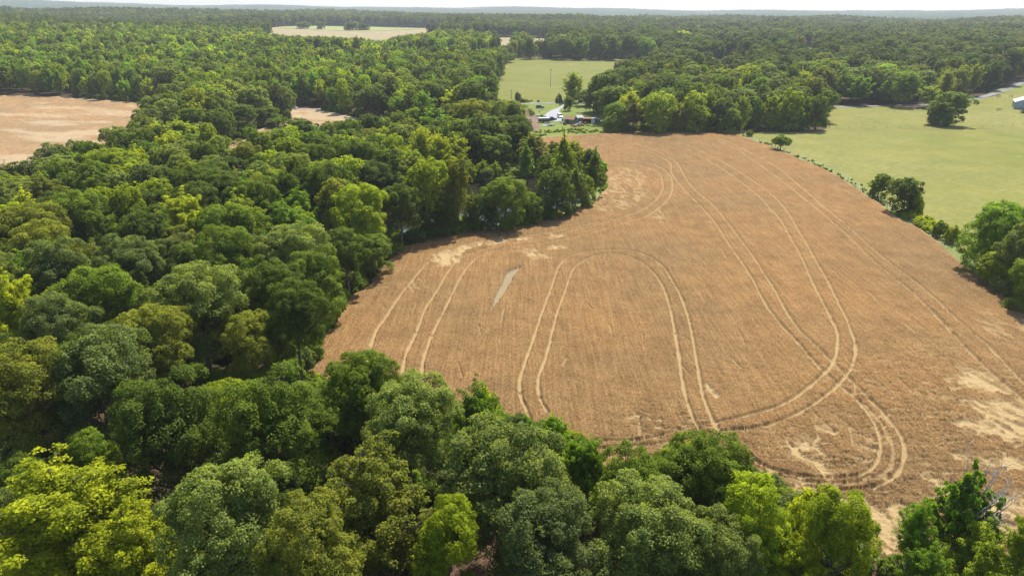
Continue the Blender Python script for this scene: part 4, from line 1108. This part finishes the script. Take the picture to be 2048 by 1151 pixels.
# undergrowth along the wood edges and inside the near woods
def edge_points(poly, step, d0, d1):
    p = np.array(poly); L = np.hypot(*(np.roll(p, -1, 0) - p).T); out = []
    for i in range(len(p)):
        n = max(1, int(L[i] / step))
        for k in range(n):
            out.append(p[i] + (np.roll(p, -1, 0)[i] - p[i]) * (k + random.random()) / n)
    q = np.array(out); return q[:, 0], q[:, 1]
UX = []; UY = []
for p, st in zip(OPENG[:3] + OPENG[5:6] + OPENG[8:9], (1.3, 2.2, 2.2, 2.5, 1.6)):
    for rep in range(3):
        x, y = edge_points(p, st, 0, 6); x = x + RNG.normal(0, 2.2, x.shape); y = y + RNG.normal(0, 2.2, y.shape)
        UX.append(x); UY.append(y)
n = 3600
rr_ = np.sqrt(RNG.uniform(40 ** 2, 300 ** 2, n)); aa_ = RNG.uniform(-.7, .7, n)
UX.append(rr_ * np.sin(aa_)); UY.append(rr_ * np.cos(aa_))
ux = np.concatenate(UX); uy = np.concatenate(UY)
k = ~in_any(ux, uy, OPENG) & (np.hypot(ux, uy) > 38) & (np.abs(np.arctan2(ux, uy)) < .75) & (dist_line(ux, uy, road_line, False, 6) > 4)
ux, uy = ux[k], uy[k]; uh = RNG.uniform(1.2, 3.6, len(ux)); ur = uh * RNG.uniform(.55, .9, len(ux))
k = ~covers_open(ux, uy, 0 * ux, uh, ur)
ux, uy, uh, ur = ux[k], uy[k], uh[k], ur[k]
uk = RNG.random((len(ux), 1)); ut = np.where(uk < .5, np.array([TINT['maple']]), np.where(uk < .75, np.array([TINT['bright']]), np.array([TINT['grey']]))) * RNG.uniform(.8, 1.2, (len(ux), 1))
scatter('undergrowth', ux, uy, elev(ux, uy) - .1, uh, ur, np.full(len(ux), 8), ut, 'leafy green undergrowth along the edges and under the near woods', 'undergrowth')

# weeds: along the fence line, the yard, the pond
def weeds(name, lines, n, w, hr, tints, label):
    X = []; Y = []
    for ln in lines:
        q = smooth(P(ln), 5); s = np.hypot(*np.diff(q, axis=0).T); c = np.concatenate([[0], s.cumsum()])
        t = RNG.uniform(0, c[-1], n); t = t[fbm(t / 9, 0 * t + len(X), 2) > .42]
        X.append(np.interp(t, c, q[:, 0]) + RNG.normal(0, w, len(t))); Y.append(np.interp(t, c, q[:, 1]) + RNG.normal(0, w, len(t)))
    x = np.concatenate(X); y = np.concatenate(Y); k = ~inpoly(x, y, wheat_poly); x, y = x[k], y[k]
    h = RNG.uniform(*hr, len(x)) * RNG.uniform(.6, 1.2, len(x)); r = h * RNG.uniform(.5, .95, len(x))
    tn = np.array([TINT[tints[int(i)]] for i in RNG.integers(0, len(tints), len(x))]) * RNG.uniform(.8, 1.3, (len(x), 1))
    return scatter(name, x, y, elev(x, y) - .05, h, r, np.full(len(x), 8), tn, label, 'weeds', liv=2)
weeds('fence_line_weeds', [[(1478, 270), (1502, 278), (1562, 299), (1622, 325), (1682, 353), (1742, 392), (1795, 428), (1855, 466), (1905, 500)]], 150, 1.0, (.3, .8), ['bright', 'poplar', 'ash'], 'straggling weeds and brambles along the fence beside the wheat')
weeds('hedge_brambles', [[(1840, 455), (1870, 470), (1905, 492)], [(1800, 432), (1835, 440), (1862, 458)]], 60, 1.0, (.8, 1.7), ['bright', 'poplar'], 'leafy brambles between the two fence line tree clumps')
weeds('yard_weeds', [[(1070, 272), (1120, 268), (1170, 264), (1215, 262)], [(1075, 266), (1120, 262), (1200, 258)]], 150, 1.8, (.3, .8), ['bright', 'olive', 'maple'], 'rough weedy strip between the farmyard lawn and the wheat')
weeds('pond_weeds', [[(800, 492), (870, 478), (960, 466), (1080, 447), (1150, 425), (1200, 398), (1213, 372)], [(985, 352), (1040, 350), (1085, 350)]], 260, .8, (.4, 1.1), ['bright', 'maple', 'gum'], 'green weeds on the banks of the pond')
weeds('meadow_weeds', [[(1048, 205), (1080, 204), (1112, 203)]], 40, 1.2, (.6, 1.8), ['bright', 'olive'], 'weeds along the road edge of the hay meadow')
for j, (fi, li) in enumerate(forms_used):
    me = CR[fi, li]
    o = bpy.data.objects.new('tree_form_%03d' % j, me)
    hid.objects.link(o)
#PART4
# ------------------------------------------------------------------ farmyard, barn, vehicles, fences
def at(u, v):
    x, y = G(u, v); return (x, y, float(elev(x, y)))
M['tyre'] = simple('tyre_rubber', (.02, .02, .02), .8)
M['glass'] = simple('dark_glass', (.02, .025, .03), .1, .5, var=.05)
M['black_paint'] = simple('black_paint', (.015, .017, .02), .25, .5, var=.1)
M['white_paint'] = simple('white_paint', (.72, .72, .71), .35, .5, var=.05)
M['silver'] = simple('silver_paint', (.45, .46, .47), .3, .5, .3, .05)
M['rust'] = simple('rusty_sheet', (.34, .17, .09), .8, .2, 0, .35, 2)
M['brownroof'] = simple('orange_brown_roofing', (.34, .19, .11), .8, .2, 0, .25, 2)
M['greywood'] = simple('weathered_boards', (.20, .18, .16), .9, .1, 0, .35, 5)
M['darkwall'] = simple('dark_boards', (.05, .045, .045), .8, .2, 0, .3, 4)
M['greysheet'] = simple('grey_sheet', (.30, .31, .32), .6, .3, 0, .2, 2)
M['bluegrey'] = simple('blue_grey_metal_siding', (.27, .34, .38), .5, .4, 0, .1, 1)
M['red'] = simple('faded_red_paint', (.50, .07, .05), .5)
M['orange'] = simple('orange_paint', (.70, .17, .04), .5)
M['blue'] = simple('blue_plastic', (.06, .16, .42), .5)
M['cream'] = simple('cream_plastic', (.72, .66, .42), .5, var=.1)
M['post'] = simple('fence_wood', (.12, .095, .075), .9, .1, 0, .4, 6)
M['wire'] = simple('fence_wire', (.3, .3, .3), .5, .5, .8, .1)

PROF = {
 'suv': dict(L=4.9, W=1.9, body=[(-2.45, .35), (-2.45, .95), (-2.35, 1.08), (2.3, 1.05), (2.42, .9), (2.45, .35)], cab=[(-2.2, 1.06), (-2.0, 1.72), (.35, 1.74), (1.15, 1.06)]),
 'pickup': dict(L=5.6, W=1.95, body=[(-2.8, .45), (-2.8, 1.1), (.1, 1.1), (1.2, 1.12), (2.7, 1.02), (2.8, .85), (2.8, .4)], cab=[(-.95, 1.1), (-.8, 1.78), (.55, 1.78), (1.3, 1.1)]),
 'van': dict(L=5.2, W=2.0, body=[(-2.6, .4), (-2.6, 1.25), (1.9, 1.25), (2.5, 1.0), (2.6, .4)], cab=[(-2.58, 1.25), (-2.5, 2.1), (.9, 2.1), (1.8, 1.25)]),
 'car': dict(L=4.5, W=1.8, body=[(-2.2, .3), (-2.25, .85), (-1.4, .95), (1.2, .92), (2.1, .78), (2.25, .6), (2.2, .3)], cab=[(-1.7, .93), (-1.1, 1.42), (.25, 1.44), (1.05, .92)]),
}
def vehicle(name, label, cat, u, v, rz, kind, mat, group=None):
    p = PROF[kind]; W = p['W']
    e = thing(name, label, cat, at(u, v), rz, group)
    b = MB(); b.prism(p['body'], -W / 2, W / 2); body = b.build('body', mat, e, .06)
    c = MB(); k = p['cab']; c.prism(k, -W / 2 + .1, W / 2 - .1); c.build('windows', M['glass'], e, .04)
    r = MB(); zt = max(q[1] for q in k); xs = [q[0] for q in k if q[1] > zt - .1]
    r.box(((xs[0] + xs[-1]) / 2, 0, zt + .03), (xs[-1] - xs[0] + .1, W - .22, .06)); r.build('roof', mat, e, .02)
    for x in (k[1][0], (k[1][0] + k[2][0]) / 2, k[2][0]):
        pl = MB(); pl.box((x, 0, (zt + k[0][1]) / 2), (.09, W - .17, zt - k[0][1])); pl.build('pillar', mat, e)
    for sx in (-.31, .31):
        for sy in (-1, 1):
            w = MB(); w.tube((sx * p['L'], sy * (W / 2 - .24), .36), (sx * p['L'], sy * (W / 2 + .02), .36), .36, .36, 12); wo = w.build('wheel', M['tyre'], e)
            h = MB(); h.tube((sx * p['L'], sy * (W / 2 + .02), .36), (sx * p['L'], sy * (W / 2 + .04), .36), .18, .18, 8); h.build('rim', M['silver'], wo)
    for sy in (-1, 1):
        l = MB(); l.box((p['L'] / 2 - .02, sy * (W / 2 - .3), .78), (.08, .34, .16)); l.build('headlight', M['white_paint'], e)
        l = MB(); l.box((-p['L'] / 2 + .0, sy * (W / 2 - .2), .82), (.08, .2, .24)); l.build('taillight', M['red'], e)
    return e
vehicle('parked_suv', 'black four wheel drive parked on the lawn below the road', 'car', 1080, 217, .05, 'suv', M['black_paint'])
vehicle('parked_van', 'white van parked at the foot of the gravel drive', 'van', 1120, 236, -1.35, 'van', M['white_paint'])
vehicle('pickup_truck', 'dark pickup beside the camper at the end of the drive', 'pickup truck', 1103, 242, .5, 'pickup', M['black_paint'])
vehicle('parked_car', 'left of the two white cars at the edge of the small tan field', 'car', 580, 214, .3, 'car', M['white_paint'], 'white cars by the small tan field')
vehicle('parked_car', 'right of the two white cars at the edge of the small tan field', 'car', 587, 217, -.2, 'car', M['white_paint'], 'white cars by the small tan field')
vehicle('parked_car', 'dark car half hidden beside the metal barn on the right edge', 'car', 2046, 226, 1.2, 'car', M['black_paint'])

def shed(name, label, u, v, rz, w, d, hw, hr, wall, roof, door, door_w=1.2, window=True, cat='shed', over=.25, ridge='x'):
    e = thing(name, label, cat, at(u, v), rz)
    b = MB()
    b.add([(-w / 2, -d / 2, 0), (w / 2, -d / 2, 0), (w / 2, d / 2, 0), (-w / 2, d / 2, 0), (-w / 2, -d / 2, hw), (w / 2, -d / 2, hw), (w / 2, d / 2, hw), (-w / 2, d / 2, hw), (-w / 2, 0, hr), (w / 2, 0, hr)],
          [(0, 1, 5, 4), (2, 3, 7, 6), (1, 2, 6, 9, 5), (3, 0, 4, 8, 7), (4, 5, 9, 8), (6, 7, 8, 9), (3, 2, 1, 0)])
    b.build('wall', wall, e)
    sl_ = (hr - hw) / (d / 2); dz = sl_ * over
    for s in (-1, 1):
        r = MB(); t = .09
        A = [(-w / 2 - over, s * (d / 2 + over), hw - dz + .02), (w / 2 + over, s * (d / 2 + over), hw - dz + .02), (w / 2 + over, s * .0, hr + .03), (-w / 2 - over, s * .0, hr + .03)]
        r.add(A + [(x, y, z + t) for x, y, z in A], [(0, 1, 2, 3), (4, 5, 6, 7), (0, 1, 5, 4), (1, 2, 6, 5), (2, 3, 7, 6), (3, 0, 4, 7)])
        r.build('roof_slope', roof, e)
    dm = MB(); dm.box((-w * .12, -d / 2 - .03, min(2.0, hw - .2) / 2), (door_w, .06, min(2.0, hw - .2))); do = dm.build('door', door, e)
    hd = MB(); hd.box((-w * .12 + door_w * .35, -d / 2 - .09, 1.0), (.05, .06, .18)); hd.build('handle', M['silver'], do)
    if window:
        wm_ = MB(); wm_.box((w * .28, -d / 2 - .03, 1.5), (.8, .06, .7)); wo = wm_.build('window', M['white_paint'], e)
        g_ = MB(); g_.box((w * .28, -d / 2 - .07, 1.5), (.62, .03, .52)); g_.build('pane', M['glass'], wo)
    return e
shed('garden_shed', 'shed with an orange-brown gable roof beside the driveway', 1141, 247, -.55, 5.2, 3.8, 2.3, 3.6, M['greywood'], M['brownroof'], M['darkwall'])
shed('garden_shed', 'small grey boarded shed between the brown-roofed shed and the dark lean-to', 1158, 244, .35, 3.2, 3.0, 2.4, 3.3, M['greysheet'], M['greysheet'], M['greywood'])
# lean-to
e = thing('lean_to', 'dark open-fronted lean-to with a rusty flat roof beside the big trees', 'lean-to', at(1179, 246), -.03)
b = MB(); b.box((0, 1.9, 1.15), (6.6, .12, 2.3)); b.box((-3.24, 0, 1.15), (.12, 3.7, 2.3)); b.box((3.24, 0, 1.1), (.12, 3.7, 2.2)); b.build('wall', M['darkwall'], e)
for i in range(6):
    b = MB(); b.box((-2.85 + i * 1.14, 0, 2.42 + .02 * (i % 2)), (1.12, 4.3, .07)); b.build('roof_sheet', M['rust'] if i < 4 else M['greysheet'], e)
b = MB(); b.box((1.6, -1.82, 1.0), (2.0, .08, 2.0)); b.build('white_door', M['white_paint'], e)
for x in (-3.2, -.3, .5, 3.2):
    b = MB(); b.box((x, -1.95, 1.15), (.12, .12, 2.3)); b.build('post', M['post'], e)
# small tractor in it
e = thing('garden_tractor', 'orange garden tractor in the mouth of the dark lean-to', 'tractor', at(1170, 248), -1.5)
b = MB(); b.box((.55, 0, .75), (1.1, .6, .5)); b.build('bonnet', M['orange'], e, .05)
b = MB(); b.box((-.3, 0, .55), (.9, .7, .18)); b.box((-.75, 0, .75), (.5, 1.1, .12)); b.build('body', M['orange'], e, .03)
b = MB(); b.box((-.55, 0, .95), (.4, .5, .1)); b.box((-.78, 0, 1.15), (.1, .5, .4)); b.build('seat', M['black_paint'], e)
b = MB(); b.tube((.05, 0, .9), (-.1, 0, 1.2), .025, .025); b.tube((-.1, 0, 1.2), (-.13, 0, 1.22), .18, .18, 10); b.build('steering_wheel', M['black_paint'], e)
for x, r, yy in ((.8, .26, .42), (-.6, .45, .5)):
    for s in (-1, 1):
        b = MB(); b.tube((x, s * (yy - .12), r), (x, s * (yy + .1), r), r, r, 12); b.build('wheel', M['tyre'], e)
# water tank
e = thing('water_tank', 'round grey tank standing right of the dark lean-to', 'tank', at(1196, 245), 0)
b = MB(); b.tube((0, 0, 0), (0, 0, 1.7), 1.1, 1.1, 16); b.build('tank', M['greysheet'], e)
b = MB(); b.tube((0, 0, 1.7), (0, 0, 2.0), 1.1, .35, 16); o = b.build('lid', M['greysheet'], e)
# camper
e = thing('camper_trailer', 'long dark-sided camper trailer with a pale roof at the end of the drive', 'camper', at(1088, 245), .22)
b = MB(); b.box((0, 0, 1.35), (5.6, 2.2, 1.7)); b.build('body', M['darkwall'], e, .08)
b = MB(); b.box((0, 0, 2.25), (5.8, 2.35, .14)); b.build('roof', M['white_paint'], e, .04)
for i in range(4):
    b = MB(); b.box((-2 + i * 1.25, -1.12, 1.55), (.85, .05, .55)); wo = b.build('window', M['silver'], e); b = MB(); b.box((-2 + i * 1.25, -1.15, 1.55), (.72, .03, .43)); b.build('pane', M['glass'], wo)
for x in (-.5, .5):
    for s in (-1, 1):
        b = MB(); b.tube((x, s * .85, .35), (x, s * 1.1, .35), .35, .35, 12); b.build('wheel', M['tyre'], e)
b = MB(); b.tube((2.7, 0, .55), (4.0, 0, .5), .06, .05); b.build('tow_bar', M['silver'], e)
# flat trailers / boat
def flat(label, u, v, rz, L, W, m, cat='trailer'):
    e = thing('flat_trailer', label, cat, at(u, v), rz)
    b = MB(); b.box((0, 0, .62), (L, W, .14)); b.build('deck', m, e, .03)
    for s in (-1, 1):
        b = MB(); b.box((0, s * (W / 2 - .03), .82), (L, .05, .26)); b.build('side_rail', m, e)
        b = MB(); b.tube((0, s * (W / 2 + .03), .32), (0, s * (W / 2 + .2), .32), .32, .32, 12); b.build('wheel', M['tyre'], e)
    b = MB(); b.tube((L / 2, 0, .55), (L / 2 + 1.1, 0, .5), .05, .04); b.build('tow_bar', M['silver'], e)
flat('long white flat trailer on the lawn below the camper', 1101, 252, .25, 4.4, 2.0, M['white_paint'])
flat('short grey trailer between the camper and the long white trailer', 1095, 248, .3, 3.0, 1.6, M['greysheet'])
# clutter
def crate(label, u, v, s, m, cat='box', name='storage_box'):
    e = thing(name, label, cat, at(u, v), random.uniform(0, 1.5))
    b = MB(); b.box((0, 0, s[2] / 2), s, 0, .96); b.build('box', m, e, .03)
    b = MB(); b.box((0, 0, s[2] + .04), (s[0] * 1.04, s[1] * 1.04, .08)); b.build('lid', m, e)
def barrel(label, u, v, m, r=.4, h=1.0):
    e = thing('barrel', label, 'barrel', at(u, v))
    b = MB(); b.tube((0, 0, 0), (0, 0, h / 2), r * .92, r, 12); b.tube((0, 0, h / 2), (0, 0, h), r, r * .92, 12); b.build('drum', m, e)
    b = MB(); b.tube((0, 0, h), (0, 0, h + .04), r * .8, r * .8, 12); b.build('lid', M['greysheet'], e)
def mower(label, u, v, m, rz):
    e = thing('riding_mower', label, 'mower', at(u, v), rz)
    b = MB(); b.box((.5, 0, .6), (.9, .6, .4)); b.box((-.3, 0, .5), (.9, .8, .2)); b.build('body', m, e, .05)
    b = MB(); b.box((-.3, 0, .75), (.4, .5, .1)); b.box((-.5, 0, .95), (.08, .5, .4)); b.build('seat', M['black_paint'], e)
    b = MB(); b.box((.05, 0, .25), (1.0, 1.2, .16)); b.build('cutting_deck', m, e)
    for x in (.7, -.45):
        for s in (-1, 1):
            b = MB(); b.tube((x, s * .4, .25), (x, s * .58, .25), .25, .25, 10); b.build('wheel', M['tyre'], e)
barrel('upper of the two cream barrels on the lawn below the black car', 1083, 221, M['cream'])
barrel('lower of the two cream barrels on the lawn below the black car', 1079, 225, M['cream'], .5)
crate('white chest left of the camper', 1075.5, 234, (1.6, .8, .9), M['white_paint'])
crate('dark crate behind the camper', 1083, 234, (1.4, .9, .7), M['darkwall'])
crate('grey box behind the camper beside the dark crate', 1090, 234.5, (1.5, .8, .6), M['greysheet'])
crate('flat white sheet-covered pallet left of the long white trailer', 1089, 252.5, (2.0, 1.4, .35), M['white_paint'], 'pallet')
crate('white box left of the brown-roofed shed', 1122, 246, (1.1, .8, .8), M['white_paint'])
crate('blue bin left of the brown-roofed shed', 1125, 243, (1.0, .7, 1.0), M['blue'])
crate('dark crate in front of the brown-roofed shed', 1130, 250, (1.5, 1.0, .8), M['darkwall'])
crate('grey box at the left corner of the brown-roofed shed', 1133, 247, (1.0, .8, .9), M['greysheet'])
crate('white box among the red mowers', 1152, 252, (1.1, .8, .8), M['white_paint'])
crate('blue box right of the brown-roofed shed', 1156, 250, (.9, .8, .6), M['blue'])
crate('white appliance in front of the small grey shed', 1160, 249, (.8, .7, 1.2), M['white_paint'])
barrel('red drum left of the dark crate by the brown-roofed shed', 1127, 248, M['red'])
barrel('blue drum in front of the small grey shed', 1163, 250, M['blue'])
mower('red mower nearest the wheat in front of the sheds', 1149, 254.5, M['red'], .3)
mower('red mower in front of the small grey shed', 1158, 253, M['red'], 1.2)
mower('red mower just left of the dark lean-to', 1164, 252, M['red'], -.4)
mower('orange mower on the lawn below the brown-roofed shed', 1144, 252, M['orange'], .9)

# barn on the right edge
e = shed('metal_barn', 'blue-grey metal barn with a white roof at the right edge', 2046, 216, 1.05, 16, 10, 3.6, 5.6, M['bluegrey'], M['white_paint'], M['greysheet'], 2.6, False, 'barn')
for i in range(9):
    b = MB(); b.box((-8.05, -4.5 + i * 1.125, 1.75), (.07, .07, 3.5)); b.build('siding_rib', M['bluegrey'], e)
# poles
def pole(label, u, vb, vt):
    x, y, z = at(u, vb); h = 2
    while proj(x, y, z + h)[1] > vt and h < 14: h += .2
    e = thing('utility_pole', label, 'pole', (x, y, z))
    b = MB(); b.tube((0, 0, -.2), (0, 0, h), .17, .11, 8); b.build('pole', M['post'], e)
    b = MB(); b.box((0, 0, h - .5), (1.8, .1, .12)); ca = b.build('cross_arm', M['post'], e)
    for s in (-.8, 0, .8):
        b = MB(); b.tube((s, 0, h - .44), (s, 0, h - .28), .05, .04, 6); b.build('insulator', M['greysheet'], ca)
pole('utility pole at the left front corner of the hay meadow', 1022.5, 198, 180)
pole('utility pole in the middle of the hay meadow', 1101, 175, 138)
pole('utility pole beside the top of the driveway', 1119.5, 212, 188)

def fence(label, line, step, h, rails, name='wire_fence', rail_m=None, thick=.03, pw=.11):
    q = smooth(P(line), 4) if len(line) > 2 else np.array(P(line)); s = np.hypot(*np.diff(q, axis=0).T); c = np.concatenate([[0], s.cumsum()])
    tt = np.arange(0, c[-1] + .01, step); xs = np.interp(tt, c, q[:, 0]); ys = np.interp(tt, c, q[:, 1]); zs_ = elev(xs, ys)
    e = thing(name, label, 'fence', (xs[0], ys[0], zs_[0]))
    b = MB(); b.box((0, 0, h / 2), (pw, pw, h)); p0 = b.build('post', M['post'], e)
    for x, y, z in list(zip(xs, ys, zs_))[1:]:
        p = link('post', p0.data, e); p.location = (x - xs[0], y - ys[0], z - zs_[0]); p.scale = (1, 1, random.uniform(.85, 1.15)); p.rotation_euler = (random.gauss(0, .04), random.gauss(0, .04), 0)
    for r in rails:
        b = MB()
        for i in range(len(xs) - 1):
            b.tube((xs[i] - xs[0], ys[i] - ys[0], zs_[i] - zs_[0] + r), (xs[i + 1] - xs[0], ys[i + 1] - ys[0], zs_[i + 1] - zs_[0] + r), thick, thick, 4)
        b.build('wire' if rail_m is None else 'rail', rail_m or M['wire'], e)
fence('post and wire fence along the right side of the wheat', [(1480, 269), (1504, 279), (1562, 300), (1622, 326), (1682, 354), (1742, 394), (1796, 430), (1858, 468), (1912, 508)], 7, 1.3, (.5, .95, 1.2), thick=.012)
fence('thin wire fence crossing the pasture from the tree row', [(1648, 257), (1750, 257), (1860, 258), (1960, 256), (2060, 251)], 6, 1.1, (.6, 1.0), thick=.012, pw=.08)
fence('wooden gate posts where the tree row ends in the pasture', [(1652, 256), (1663, 257)], 1.5, 1.6, (.6, 1.2), 'field_gate', M['post'], .05, .16)
fence('left wooden rail fence panel below the road at the right', [(1993, 196), (2004, 195)], 1.7, 1.4, (.5, .9, 1.3), 'rail_fence', M['post'], .06, .16)
fence('right wooden rail fence panel below the road, beyond the barn', [(2019, 195), (2029, 196)], 1.7, 1.4, (.5, .9, 1.3), 'rail_fence', M['post'], .06, .16)
fence('wooden rail fence panel left of the metal barn', [(1993, 222), (2003, 222)], 1.4, 1.4, (.5, .9, 1.3), 'rail_fence', M['post'], .06, .16)
strip('pasture_track', P([(1640, 259), (1700, 259), (1800, 259), (1900, 259.5), (2000, 258), (2080, 256)]), .7, M['soil'], .06)
for u, v, L_ in ((1985, 216, 0),): pass
